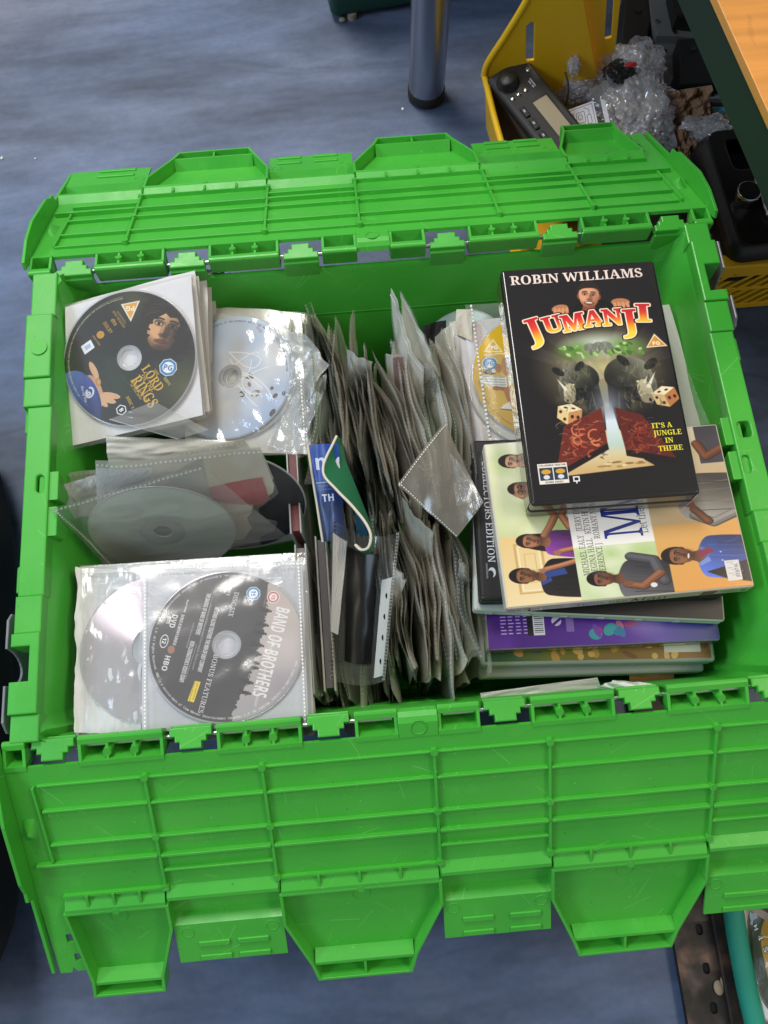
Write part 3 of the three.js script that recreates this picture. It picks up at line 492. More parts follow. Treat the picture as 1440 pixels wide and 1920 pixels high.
// ---------- left section ----------
const nrmOf = (ta, tb) => { const a = ta * Math.PI / 180, b = tb * Math.PI / 180; return V(-Math.sin(b) * Math.cos(a), Math.cos(b) * Math.cos(a), Math.sin(a)).normalize(); };
const planeQuad = (list, P0, N, d = 0) => list.map(([u, v]) => onPlane(u, v, P0.clone().addScaledVector(N, d), N));
{
  // rear left stack: paper sleeves under the first printed disc
  const C = at(244, 672, 0.283), N = nrmOf(13.3, 8);
  const Q = [[122.5, 576], [358, 517], [380, 778], [126, 838]];
  for (let i = 22; i >= 1; i--) {
    const q = planeQuad(Q.map(([u, v]) => [u + rr(-4, 5) + (i % 3) * 1.5, v + rr(-5, 4)]), C, N, -0.0012 - 0.0052 * i).map((p) => p.add(V(0.0017 * i * (0.5 + 0.7 * rnd()), 0, rr(-0.003, 0.002))));
    const [l, extra] = i < 12 ? ['clear disc sleeve in the stack under the dark disc with the portrait', 'sleeves stacked under the portrait disc'] : ['clear disc sleeve deep in the stack under the dark disc with the portrait', 'sleeves deep in the portrait disc stack'];
    sleeve(l, q, { o: { amp: 0.0018, s: i, bow: 0.0015 }, m: i % 2 ? M.film : M.clear, back: i % 3 ? M.paperGrey : M.paper, gap: -0.0009, seams: i % 2 ? ['right'] : [], group: extra, n: 10 });
  }
  sleeve('white paper-backed sleeve under the dark disc with the portrait and blue panel', planeQuad(Q, C, N, -0.0016), { o: { amp: 0.0008, s: 2 }, m: M.paper, seams: [], n: 14 });
  disc('dark green and black disc printed with a portrait, blue panel and gold lettering', C.clone().addScaledVector(N, 0.0012), 13.3, 8, printed(artRing, 0.24));
  sleeve('clear film sleeve drawn smoothly over the dark portrait disc', planeQuad([[121, 572], [366, 505], [388, 784], [124, 846]], C, N, 0.0034), { o: { amp: 0.0007, s: 4, freq: 1.2 }, m: P({ color: lin(0.96, 0.96, 0.96), transmission: 0.95, roughness: 0.12 }), seams: [], n: 14 });

  // the second stack, tipped to the right
  const C2 = at(432, 706, 0.249), N2 = nrmOf(2.9, 13.2);
  for (let i = 14; i >= 1; i--) {
    const q = planeQuad([[345, 580], [560, 590], [580, 850], [350, 850]].map(([u, v]) => [u + rr(-6, 14), v + rr(-6, 6)]), C2, N2, -0.003 - 0.0055 * i).map((p) => p.add(V(0.0012 * i, 0, 0)));
    sleeve('clear disc sleeve in the tipped stack under the pale blue disc', q, { o: { amp: 0.003, s: 20 + i, bow: 0.003 }, m: i % 3 ? M.film : M.crisp, back: i % 2 ? M.film : M.paperGrey, gap: -0.001, seams: ['right'], group: 'sleeves stacked under the pale blue disc', n: 12 });
  }
  disc('silver disc showing its rim just under the pale blue disc', C2.clone().addScaledVector(N2, -0.003).add(V(0.003, 0, 0.001)), 2.9, 13.2);
  disc('pale blue and white printed disc in a crinkled sleeve, rear of the left section', C2, 2.9, 13.2, printed(artSky, 0.2));
  sleeve('shiny crinkled film sleeve over the pale blue disc', planeQuad([[352, 578], [566, 612], [578, 852], [390, 846]], C2, N2, 0.004), { o: { amp: 0.002, s: 31, freq: 1.8 }, m: M.crisp, seams: ['right'], n: 44 });
  sleeve('clear crinkled sleeve corner sticking up right of the pale blue disc', px3([[500, 612, 0.262], [572, 628, 0.285], [618, 684, 0.27], [545, 795, 0.25]]), { o: { amp: 0.003, s: 33, freq: 1.6 }, m: M.crisp, back: M.film, seams: ['bottom', 'right'], n: 36 });
  sleeve('clear sleeve with a seam and bent corner right of the pale blue disc', px3([[545, 690, 0.262], [604, 742, 0.27], [560, 860, 0.255], [500, 838, 0.25]]), { o: { amp: 0.003, s: 35, freq: 1.5 }, m: M.crisp, back: M.clear, seams: ['left', 'bottom'], n: 36 });
  sleeve('clear sleeve hanging down beside the thin red case', px3([[548, 742, 0.262], [612, 700, 0.262], [608, 838, 0.235], [556, 862, 0.25]]), { o: { amp: 0.004, s: 36, freq: 2 }, m: M.clear, back: M.film, seams: ['right'], n: 24 });

  // sleeves lying over the front edge of that stack
  sleeve('grey clear sleeve end folded across the lower edge of the portrait disc', px3([[203, 787, 0.286], [288, 752, 0.295], [392, 806, 0.288], [332, 824, 0.284]]), { o: { amp: 0.001, s: 40 }, m: P({ color: lin(0.85, 0.85, 0.82), transmission: 0.82, roughness: 0.12 }), seams: ['left'], n: 14 });
  sleeve('grey clear sleeve lying just below the portrait disc, dashed seam along its top', px3([[197, 819, 0.284], [440, 826, 0.276], [452, 868, 0.255], [205, 880, 0.262]]), { o: { amp: 0.003, s: 41, bow: 0.004 }, m: M.film, back: M.filmDim, seams: ['top'] });
  sleeve('clear sleeve standing behind the tilted silver disc, seam sloping up to the right', px3([[128, 890, 0.272], [456, 824, 0.288], [548, 960, 0.2], [150, 1000, 0.2]]), { o: { amp: 0.003, s: 42, bow: 0.003 }, m: M.film, back: M.film, seams: ['top'] });
  const C3 = at(306, 996, 0.258), N3 = nrmOf(72, -2), inset = (s) => (t, f) => s(t, f);
  sleeve('clear sleeve holding a red and cream card, behind the tilted silver disc', planeQuad([[178, 866], [488, 838], [556, 1012], [190, 1060]], C3, N3, -0.012), {
    o: { amp: 0.002, s: 43, bow: 0.003 }, m: M.clear, back: M.filmDim, seams: ['top'], insert: (t, f) => {
      const sub = (u0, u1, v0, v1, sl) => sheetGeo(offset((u, v) => f(u0 + (u1 - u0) * u, v0 + (v1 - v0) * v + sl * (u - 0.5)), 0.001), 8, 8);
      mesh('cream_card', sub(0.64, 0.99, 0.02, 0.9, 0), M.cream, t); mesh('red_band', sheetGeo(offset((u, v) => f(0.64 + 0.3 * u, 0.3 + (0.12 + 0.2 * u) * v), 0.0004), 8, 4), S({ color: lin(0.5, 0.03, 0.05), roughness: 0.4 }), t);
      mesh('white_card', sub(0.0, 0.34, 0.06, 0.4, 0), M.paper, t);
    } });
  disc('dark disc edge showing behind the tilted silver disc', at(440, 945, 0.262), 68, 4, S({ color: lin(0.03, 0.03, 0.035), roughness: 0.25 }));
  disc('silver data disc standing tilted in a grey sleeve, middle of the left section', C3, 72, -2, null, M.discSilver);
  sleeve('grey translucent sleeve over the tilted silver disc, one corner pointing left', planeQuad([[92, 953], [374, 871], [542, 1006], [206, 1066]], C3, N3, 0.0022), { o: { amp: 0.0012, s: 45, bow: 0.001 }, m: P({ color: lin(0.82, 0.84, 0.8), transmission: 0.88, roughness: 0.12 }), seams: ['top', 'left'], n: 20 });
  sleeve('white card corner poking up at the left crate wall', px3([[112, 912, 0.285], [180, 890, 0.288], [200, 960, 0.25], [135, 975, 0.25]]), { o: { amp: 0.001, s: 46 }, m: M.paper, seams: [], name: 'paper_card' });

  // front left stack
  const CB = at(425, 1209, 0.281), NB = nrmOf(-4, -4), CL = at(292, 1213, 0.272), NL = nrmOf(-4, 2);
  for (let i = 12; i >= 1; i--) {
    const q = planeQuad([[146, 1066], [568, 1044], [588, 1370], [146, 1400]].map(([u, v]) => [u + rr(-5, 6), v + rr(-8, 8)]), CL, nrmOf(-3, 0), -0.004 - 0.005 * i);
    sleeve('clear sleeve low in the front left stack', q, { o: { amp: 0.002, s: 60 + i }, m: M.clear, back: i % 2 ? M.paper : M.paperGrey, seams: i % 3 ? [] : ['top'], group: 'sleeves low in the front left stack', n: 10 });
  }
  sleeve('clear sleeve edge with a dashed seam along the back of the front left stack', planeQuad([[176, 1060], [526, 1038], [530, 1100], [176, 1120]], CB, nrmOf(-4, 0), -0.004), { o: { amp: 0.001, s: 73 }, m: M.crisp, seams: ['top'], dashes: 50 });
  sleeve('crumpled silvery sleeve under the front left discs, edge along the crate wall', planeQuad([[144, 1066], [270, 1070], [266, 1380], [140, 1374]], CL, NL, -0.0028), { o: { amp: 0.002, s: 74, freq: 3 }, m: M.crisp, back: M.paper, gap: -0.002, seams: ['left'], n: 40 });
  disc('plain silver disc half covered at the front left corner', CL, -4, 2, null, M.discBlue);
  sleeve('clear crinkled sleeve over the plain silver disc, front left corner', planeQuad([[155, 1066], [278, 1062], [290, 1366], [152, 1380]], CL, NL, 0.0024), { o: { amp: 0.0011, s: 75, freq: 2.4 }, m: P({ color: lin(0.92, 0.93, 0.93), transmission: 0.9, roughness: 0.16, bumpMap: rep(crinkleT, 0.6), bumpScale: 0.00018 }), seams: ['top'], n: 40 });
  sleeve('white backing sleeve under the grey disc with the row of soldiers', planeQuad([[267, 1063], [566, 1050], [578, 1358], [266, 1372]], CB, NB, -0.0022), { o: { amp: 0.0008, s: 76 }, m: P({ color: lin(0.72, 0.73, 0.76), transmission: 0.35, roughness: 0.35, bumpMap: crinkleT, bumpScale: 0.0003 }), seams: [], n: 14 });
  disc('grey and beige printed disc with a row of small soldiers, front of the left section', CB, -4, -4, printed(artSoldiers, 0.3));
  sleeve('clear crinkled sleeve over the disc with the row of soldiers', planeQuad([[262, 1060], [568, 1048], [582, 1360], [262, 1374]], CB, NB, 0.0026), { o: { amp: 0.001, s: 77, freq: 1.8 }, m: P({ color: lin(0.95, 0.95, 0.96), transmission: 0.94, roughness: 0.15, bumpMap: rep(crinkleT, 0.6), bumpScale: 0.00012 }), seams: ['left', 'top', 'right'], n: 36, dashes: 44 });
}
// narrow cases standing on edge between the left section and the standing sleeves
function slimCase(label, x, z0, z1, y1, m, lean = 0, inner) {
  const t = thing('slim_case', label, 'disc case', undefined, V(x, y1 - 0.12, (z0 + z1) / 2));
  t.rotation.z = lean;
  const L = z1 - z0;
  mesh('front_cover', rbox(-0.005, -0.0034, 0, 0.12, -L / 2, L / 2, 0.0006, 1), m, t);
  mesh('back_cover', rbox(0.0034, 0.005, 0, 0.12, -L / 2, L / 2, 0.0006, 1), m, t);
  mesh('inlay', box(-0.003, 0.003, 0.002, 0.117, -L / 2 + 0.003, L / 2 - 0.003), inner, t);
}
slimCase('thin dark red case standing on edge left of the blue booklet', -0.079, -0.03, 0.045, 0.26, M.caseClear, 0.05, S({ color: lin(0.16, 0.025, 0.025), roughness: 0.5 }));
slimCase('clear jewel case standing on edge beside the front left stack', -0.0795, 0.055, 0.178, 0.262, M.caseClear, 0.02, S({ color: lin(0.16, 0.13, 0.11), roughness: 0.5 }));
slimCase('grey jewel case on edge, second from the front left stack', -0.068, 0.045, 0.175, 0.248, M.filmDim, -0.02, S({ color: lin(0.07, 0.06, 0.06), roughness: 0.5 }));

// ---------- middle: sleeves standing on edge ----------
{
  const G = 'clear sleeves standing packed in the middle row', label = 'clear plastic disc sleeve standing on edge among many in the middle of the crate';
  const protos = [];
  for (let k = 0; k < 14; k++) {
    const w = rr(0.122, 0.142), h = rr(0.122, 0.134), s = k * 7.3, b1 = rr(-0.006, 0.006), curl = rr(-0.014, 0.014) * (k % 3 ? 0.4 : 1.3), side = k % 2, pk = rr(-0.01, 0.008);
    const f = (u, v) => {                                                         // v = 0 top edge, v = 1 bottom
      const t = 1 - v, c = side ? u : 1 - u;
      return V(b1 * Math.sin(u * 3.1) * t + curl * Math.pow(Math.max(0, c - 0.45) / 0.55, 2) * t * t + 0.003 * n2(u * 1.3 + s, v * 1.2) * (0.3 + t) + 0.0009 * n2(u * 4 + s, v * 3), t * h + pk * (u - 0.5) * t, (u - 0.5) * w + 0.006 * n2(v * 2, s) * t);
    };
    const t = thing('disc_sleeve', label, 'disc sleeve', G);
    const m = [M.film, M.filmDim, M.clear, M.film, M.filmDim, M.filmGreen, M.film][k % 7];
    mesh('front_film', sheetGeo(f, 18, 12), m, t);
    const open = rr(0.0015, 0.005), g = (u, v) => f(u, v).add(V(open * Math.sin(Math.PI * u) * (1 - v) + 0.0008, -0.002 - 0.003 * (k % 3) * (1 - v), 0));
    mesh('back_film', sheetGeo(g, 18, 12), k % 3 ? m : M.filmDim, t);
    if (k % 3 !== 1) mesh('backing_sheet', sheetGeo((u, v) => f(0.04 + u * 0.92, 0.07 + v * 0.9).add(V(0.0005, 0, 0)), 14, 8), k % 2 ? M.paperGrey : P({ color: lin(0.74, 0.72, 0.66), transmission: 0.45, roughness: 0.6 }), t);
    mesh('seam', seamGeo(f, 'top', 0.02, 38), M.dash, t);
    if (k % 2) mesh('seam', seamGeo(f, 'right', 0.025, 34), M.dash, t);
    protos.push(t);
  }
  const places = [];
  for (let i = 0; i < 40; i++) places.push([-0.052 + i * 0.0026 + rr(-0.001, 0.001), rr(0.135, 0.16) - (i < 5 ? 0.012 : 0), -0.062 + rr(-0.016, 0.016) + (i > 13 ? 0.022 : 0), rr(0.02, 0.2), -0.24 + 0.0095 * i + rr(-0.05, 0.05)]);
  for (let i = 0; i < 40; i++) places.push([-0.06 + i * 0.0026 + rr(-0.001, 0.001), rr(0.11, 0.14) - (i < 18 ? 0.01 : 0), 0.104 + rr(-0.018, 0.016), rr(-0.02, 0.14), -0.2 + 0.0085 * i + rr(-0.04, 0.04)]);
  for (let i = 0; i < 9; i++) places.push([-0.05 + i * 0.0044, 0.108 + rr(-0.006, 0.006), 0.03 + rr(-0.01, 0.01), rr(-0.02, 0.1), rr(-0.1, 0.1)]);
  places.forEach(([x, y, z, ry, rz], i) => {
    if (x < -0.014) { if (z < 0.02) { z -= 0.03; y -= 0.002; } else if (z < 0.06) y -= 0.012; else if (x > -0.056) { z += 0.015; y -= 0.034; } }   // the booklets and the trough-shaped sleeve stand here
    let o;
    if (i < protos.length) o = protos[i]; else { o = protos[(i * 5) % protos.length].clone(); o.name = numbered('disc_sleeve'); scene.add(o); if (i % 2) o.scale.z = -1; }
    o.position.set(x, y, z); o.rotation.set(rr(-0.06, 0.06), ry, -rz, 'YXZ');
  });
}
{
  // sleeves that stand out from the row, by their corners
  const q = (l) => px3(l);
  sleeve('tall clear sleeve reaching highest against the rear wall, pointed top', q([[732, 540, 0.312], [790, 690, 0.29], [800, 905, 0.2], [742, 900, 0.19]]), { o: { amp: 0.003, s: 101, bow: 0.003 }, m: M.clear, back: M.film, seams: ['top'] });
  sleeve('second tall clear sleeve with a pointed top against the rear wall', q([[750, 545, 0.306], [826, 700, 0.288], [832, 860, 0.2], [770, 880, 0.2]]), { o: { amp: 0.003, s: 102 }, m: M.film, back: M.clear, seams: ['top'] });
  sleeve('sleeve with a reddish brown insert near the rear of the middle row', q([[722, 662, 0.288], [768, 664, 0.292], [784, 855, 0.2], [738, 840, 0.2]]), { o: { amp: 0.002, s: 103, bow: 0.004 }, m: M.clear, back: M.filmDim, seams: [], insert: (t, f) => mesh('red_insert', sheetGeo(offset((u, v) => f(0.35 + u * 0.4, 0.02 + v * 0.85), 0.0006), 8, 8), S({ color: lin(0.2, 0.035, 0.02), roughness: 0.5 }), t) });
  sleeve('shiny crinkled sleeve bulging at the right of the rear row', q([[784, 668, 0.292], [818, 705, 0.29], [812, 790, 0.2], [776, 782, 0.2]]), { o: { amp: 0.002, s: 105, freq: 1.5 }, m: M.clear, back: M.film, seams: ['top', 'bottom'], n: 28 });
  sleeve('whitish paper sleeve standing at the rear left of the middle row', q([[652, 655, 0.292], [698, 678, 0.288], [690, 800, 0.2], [655, 790, 0.2]]), { o: { amp: 0.002, s: 106, bow: 0.004 }, m: M.clear, back: M.paperGrey, seams: ['right'] });
  sleeve('large clear sleeve turned diamond-wise across the middle row', q([[745, 908, 0.292], [834, 792, 0.296], [906, 943, 0.298], [856, 1008, 0.288]]), { o: { amp: 0.0022, s: 109, bow: 0.004, freq: 0.9 }, m: P({ color: lin(0.62, 0.58, 0.5), transmission: 0.84, roughness: 0.16 }), back: M.clear, seams: ['top', 'left'], n: 28, dashes: 26 });
  sleeve('crisp crinkled film over the right corner of the diamond-wise sleeve', q([[842, 848, 0.3], [872, 880, 0.302], [908, 942, 0.302], [862, 985, 0.292]]), { o: { amp: 0.002, s: 110, freq: 1.5 }, m: M.crisp, seams: [], n: 30 });
  sleeve('clear sleeve with a bent lower edge below the diamond-wise sleeve', q([[748, 925, 0.288], [812, 1000, 0.29], [806, 1110, 0.2], [770, 1060, 0.2]]), { o: { amp: 0.002, s: 111, bow: 0.004 }, m: M.clear, back: M.film, seams: ['left', 'right', 'bottom'] });
  sleeve('clear sleeve with a seamed pointed flap beside the black case', q([[860, 1045, 0.275], [874, 1075, 0.278], [886, 1118, 0.2], [862, 1165, 0.2]]), { o: { amp: 0.002, s: 113 }, m: M.film, back: M.filmDim, seams: ['right', 'left', 'bottom'] });
  sleeve('whitish sleeve with a rounded flap in the front of the middle row', q([[734, 1052, 0.272], [758, 1090, 0.276], [746, 1170, 0.2], [738, 1300, 0.2]]), { o: { amp: 0.002, s: 114 }, m: M.paperGrey, back: M.film, seams: ['left'] });
  // the wide sleeve bent into a trough, with a dark disc inside
  {
    const A = at(620, 968, 0.284), B = at(750, 995, 0.288), Cc = at(722, 1275, 0.262), D = at(614, 1270, 0.262), f0 = patch([A, B, Cc, D], { amp: 0.0012, s: 120 });
    const f = (u, v) => { const p = f0(u, v); p.y -= 0.042 * Math.pow(Math.sin(Math.PI * Math.min(1, Math.max(0, u))), 0.7) * (0.75 + 0.25 * v); p.z += 0; return p; };
    const t = thing('disc_sleeve', 'wide clear sleeve bent into a trough round a black disc, front of the middle row', 'disc sleeve');
    mesh('front_film', sheetGeo(f, 28, 20), P({ color: lin(0.94, 0.94, 0.93), transmission: 0.95, roughness: 0.12 }), t);
    mesh('dark_insert', sheetGeo(offset((u, v) => f(0.22 + 0.5 * u, 0.12 + 0.74 * v), -0.0016), 20, 16), S({ color: lin(0.006, 0.0058, 0.006), roughness: 0.35 }), t);
    mesh('white_strip', sheetGeo(offset((u, v) => f(0.02 + (0.2 - 0.1 * v) * u, 0.09 + 0.62 * v), -0.0008), 8, 14), M.paper, t);
    mesh('punched_strip', sheetGeo(offset((u, v) => f(0.8 + 0.16 * u, 0.3 + 0.66 * v), -0.0008), 8, 14), M.paperGrey, t);
    for (const v of [0.42, 0.56, 0.7, 0.86]) { const p = f(0.9, v); mesh('punched_hole', new THREE.SphereGeometry(0.0017, 10, 6).scale(1, 0.4, 1.5).translate(p.x, p.y + 0.0012, p.z), M.void, t); }
    mesh('seam', seamGeo(f, 'right', 0.03, 44), M.dash, t); mesh('seam', seamGeo(f, 'left', 0.06, 40), M.blackMatt, t);
  }
  // printed booklets among the sleeves
  const blue = canvas(256, 1024, (x) => {
    x.fillStyle = '#16306e'; x.fillRect(0, 0, 256, 1024); x.fillStyle = '#1b3f94'; x.fillRect(0, 0, 256, 380); text(x, 'mo', 30, 190, 230, { align: 'left', sx: 0.85, color: '#cfd6e4' });
    x.fillStyle = '#8fa0c0'; x.fillRect(20, 400, 236, 10); text(x, 'CLASSIC FILMS ON DISC', 40, 440, 26, { align: 'left', color: '#5a6fa8' }); text(x, 'OF THE WEEK', 40, 480, 24, { align: 'left', color: '#5a6fa8' }); text(x, 'TH', 60, 570, 110, { align: 'left', color: '#d8dde8', sx: 0.9 });
    x.fillStyle = '#22304e'; x.fillRect(0, 640, 256, 384); glow(x, 130, 820, 160, 'rgba(50,70,130,1)', 0.8, 1.5);
  });
  const t = thing('booklet', 'blue printed booklet with white letters standing left of the curled green one', 'booklet');
  const fb = patch(px3([[578, 834, 0.284], [634, 831, 0.29], [648, 1010, 0.262], [606, 1016, 0.258]]), { amp: 0.001, s: 130, bow: 0.002 });
  mesh('cover', sheetGeo(fb, 12, 16), S({ map: blue, roughness: 0.35 }), t);
  const edge = []; for (let i = 0; i <= 12; i++) edge.push(fb(0, i / 12).add(V(-0.0004, 0.0002, 0)));
  mesh('page_edge', new THREE.TubeGeometry(new THREE.CatmullRomCurve3(edge), 24, 0.0011, 6), M.cream, t);
  // the curled green booklet: its upper edge runs front to back in a long S
  const g = thing('booklet', 'green booklet curled over at the front with a cream page edge', 'booklet');
  const top = [[634, 818, 0.288], [608, 884, 0.296], [632, 915, 0.298], [664, 948, 0.3], [692, 985, 0.3], [699, 1008, 0.298], [692, 1030, 0.294], [676, 1034, 0.288], [664, 1024, 0.284]].map((p) => at(...p));
  const low = [[638, 822, 0.283], [648, 862, 0.276], [662, 898, 0.272], [678, 938, 0.272], [692, 975, 0.272], [703, 1008, 0.268], [699, 1034, 0.262], [684, 1040, 0.258], [672, 1030, 0.256]].map((p) => at(...p));
  const ct = new THREE.CatmullRomCurve3(top), cl = new THREE.CatmullRomCurve3(low);
  const fg = (u, v) => ct.getPoint(Math.min(1, Math.max(0, u))).lerp(cl.getPoint(Math.min(1, Math.max(0, u))), v);
  mesh('cover', sheetGeo(fg, 40, 10), S({ color: lin(0.015, 0.17, 0.07), roughness: 0.4 }), g);
  const pageSide = normalAt(fg, 0.4, 0.5).y > 0 ? -1 : 1;
  for (let k = 0; k < 4; k++) mesh('page', sheetGeo((u, v) => offset(fg, pageSide * (k + 1) * 0.0007)(0.02 + 0.97 * u, v), 40, 6), M.cream, g);
  const ge = []; for (let i = 0; i <= 30; i++) ge.push(fg(i / 30, 0).addScaledVector(normalAt(fg, Math.min(0.98, Math.max(0.02, i / 30)), 0.02), pageSide * 0.0014));
  mesh('page_edge', new THREE.TubeGeometry(new THREE.CatmullRomCurve3(ge), 60, 0.0012, 6), M.cream, g);
  const bl = patch(px3([[664, 955, 0.282], [682, 965, 0.284], [690, 1005, 0.262], [668, 1000, 0.258]]), { amp: 0.0005 });
  tag(mesh('paper_card', sheetGeo(bl, 6, 6), S({ color: lin(0.01, 0.07, 0.12), roughness: 0.4 })), 'small teal card inside the curl of the green booklet', 'card');
}

// ---------- right section, rear: paper sleeves and the yellow disc ----------
{
  const Y0 = 0.262;
  const fl = (l, y) => l.map(([u, v]) => at(u, v, y));
  for (let i = 9; i >= 1; i--) sleeve('pale sleeve in the flat pile beneath the yellow disc', fl([[846, 606], [1250, 575], [1325, 800], [880, 832]].map(([u, v]) => [u + rr(-5, 6), v + rr(-5, 5)]), Y0 - 0.006 - 0.006 * i), { o: { amp: 0.0025, s: 140 + i }, m: i % 2 ? M.paperGrey : M.film, back: M.paperGrey, seams: [], group: 'pale sleeves piled beneath the yellow disc', n: 10 });
  disc('silver disc in a sleeve standing at the left of the yellow disc', at(862, 700, 0.214), 10, 42, null, M.discSilver);
  sleeve('clear sleeve tilted up at the left of the yellow disc with a seamed corner', px3([[815, 632, 0.27], [852, 602, 0.275], [892, 838, 0.255], [850, 770, 0.25]]), { o: { amp: 0.003, s: 151, bow: 0.003 }, m: M.clear, back: M.film, seams: ['left'], n: 24 });
  sleeve('grey sleeve bending down between the yellow disc and the standing sleeves', px3([[818, 745, 0.255], [846, 742, 0.255], [866, 848, 0.225], [842, 900, 0.215]]), { o: { amp: 0.003, s: 152, bow: 0.003 }, m: M.filmDim, back: M.film, seams: ['right'] });
  sleeve('white paper sleeve under the yellow disc', fl([[846, 606], [1000, 590], [1060, 815], [882, 832]], Y0), { o: { amp: 0.0015, s: 153 }, m: M.paper, seams: [] });
  sleeve('pale paper sleeve with a faint pink patch under the yellow disc', fl([[868, 604], [1180, 580], [1230, 805], [902, 828]], Y0 + 0.002), { o: { amp: 0.0015, s: 154 }, m: M.paper, seams: [], insert: (t, f) => mesh('pink_patch', sheetGeo(offset((u, v) => f(0.04 + 0.06 * u, 0.03 + 0.3 * v), -0.0005), 4, 6), S({ color: lin(0.68, 0.5, 0.47), roughness: 0.6 }), t) });
  disc('white printed disc lying partly under the yellow disc', at(1008, 722, Y0 + 0.0045), 0, 0, S({ color: lin(0.66, 0.64, 0.58), roughness: 0.3 }));
  disc('yellow printed disc half hidden by the black video case', at(1014, 702, Y0 + 0.0085), 2, 0, printed(artYellow, 0.3));
  sleeve('clear crinkled sleeve lying over the yellow disc', fl([[872, 572], [1232, 545], [1335, 805], [906, 830]], Y0 + 0.0105), { o: { amp: 0.0012, s: 155, freq: 2 }, m: P({ color: lin(0.93, 0.93, 0.9), transmission: 0.9, roughness: 0.15, bumpMap: rep(crinkleT, 1), bumpScale: 0.0008 }), seams: ['left'], n: 36 });
  sleeve('cream card edge sticking out behind the yellow disc', px3([[856, 580, 0.272], [884, 580, 0.272], [886, 640, 0.266], [852, 625, 0.264]]), { o: { amp: 0.0005, s: 156 }, m: M.cream, seams: [], name: 'paper_card' });
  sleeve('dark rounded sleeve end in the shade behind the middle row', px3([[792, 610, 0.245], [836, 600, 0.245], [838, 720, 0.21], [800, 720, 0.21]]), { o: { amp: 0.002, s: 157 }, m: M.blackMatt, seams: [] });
}

// ---------- right section, front: the stack of cases ----------
const yaw = (t, deg) => { t.rotation.y = deg * Math.PI / 180; return t; };
const topSheet = (w, d, y) => { const g = new THREE.PlaneGeometry(w, d, 1, 1).rotateX(-Math.PI / 2).translate(0, y, 0); return g; };
function dvdCase(label, x, z, y, deg, shell, { h = 0.0145, w = 0.19, d = 0.136 } = {}) {     // lid half, tray half, groove between, hinge spine at the front
  const t = yaw(thing('disc_case', label, 'disc case', undefined, V(x, y, z)), deg);
  mesh('upper_half', rbox(-w / 2, w / 2, h / 2 + 0.0003, h, -d / 2, d / 2, 0.003, 3), shell, t);
  mesh('lower_half', rbox(-w / 2, w / 2, 0, h / 2 - 0.0003, -d / 2, d / 2, 0.003, 3), shell, t);
  mesh('seam_core', rbox(-w / 2 + 0.001, w / 2 - 0.001, 0.003, h - 0.003, -d / 2 + 0.001, d / 2 - 0.001, 0.001, 1), shell, t);
  return t;
}
const shade = (c, f) => '#' + [1, 3, 5].map((i) => Math.max(0, Math.min(255, Math.round(parseInt(c.slice(i, i + 2), 16) * f))).toString(16).padStart(2, '0')).join('');
// head and shoulders of a plain person, painted upright, then turned
function bust(x, cx, cy, r, rot, skin, hair, top, { bald = false, smile = false, collar, long = false, wide = 1, reach = 250, tilt = 0 } = {}) {
  x.save(); x.translate(cx, cy); x.rotate(rot * Math.PI / 180); x.scale(r / 50, r / 50);
  const path = (p, c) => { x.beginPath(); x.moveTo(p[0], p[1]); for (let i = 2; i < p.length; i += 6) x.bezierCurveTo(p[i], p[i + 1], p[i + 2], p[i + 3], p[i + 4], p[i + 5]); x.closePath(); x.fillStyle = c; x.fill(); };
  const w = 96 * wide, g = x.createLinearGradient(-w, 60, w, 160); g.addColorStop(0, shade(top, 1.35)); g.addColorStop(0.45, top); g.addColorStop(1, shade(top, 0.55));
  if (long) path([-42, -10, -60, 60, -62, 120, -48, 150, -10, 160, 20, 150, 44, 130, 56, 90, 52, 30, 40, -14], hair);
  path([-22, 62, -60, 72, -w, 76, -w, 112, -w - 8, 170, -w - 4, 220, -w + 4, reach, 0, reach + 10, 0, reach + 10, w - 4, reach, w + 4, 220, w + 8, 170, w, 112, w, 76, 60, 72, 22, 62], g);
  x.lineCap = 'round'; for (let i = 0; i < 9; i++) { x.strokeStyle = i % 2 ? shade(top, 0.6) : shade(top, 1.25); x.globalAlpha = 0.35; x.lineWidth = rr(2, 6); x.beginPath(); const px = rr(-w + 10, w - 10); x.moveTo(px, rr(90, 130)); x.quadraticCurveTo(px + rr(-20, 20), 170, px + rr(-30, 30), rr(190, reach)); x.stroke(); } x.globalAlpha = 1;
  x.strokeStyle = shade(top, 0.4); x.lineWidth = 3; for (const s of [-1, 1]) { x.beginPath(); x.moveTo(s * w * 0.66, 128); x.quadraticCurveTo(s * w * 0.6, 180, s * w * 0.64, reach); x.stroke(); }
  const ng = x.createLinearGradient(0, 30, 0, 78); ng.addColorStop(0, shade(skin, 0.5)); ng.addColorStop(1, shade(skin, 0.85));
  path([-20, 30, -20, 50, -26, 64, -34, 70, -14, 92, 14, 92, 34, 70, 26, 64, 20, 50, 20, 30], ng);
  if (collar) { poly(x, [[-34, 66], [0, 98], [-22, 108], [-48, 72]], collar); poly(x, [[34, 66], [0, 98], [22, 108], [48, 72]], shade(collar, 0.8)); }
  x.rotate(tilt); face(x, 0, 0, 50, 0, skin, shade(skin, 0.48), hair, { bald, smile, neck: false });
  x.restore();
}
const limb = (x, pts, w, skin) => { x.lineCap = x.lineJoin = 'round'; for (const [k, f, d] of [[1, 0.6, 0], [0.8, 0.9, -w * 0.06], [0.4, 1.12, -w * 0.14]]) { x.strokeStyle = shade(skin, f); x.lineWidth = w * k; x.beginPath(); pts.forEach((p, i) => (i ? x.lineTo(p[0] + d, p[1] + d) : x.moveTo(p[0] + d, p[1] + d))); x.stroke(); } };
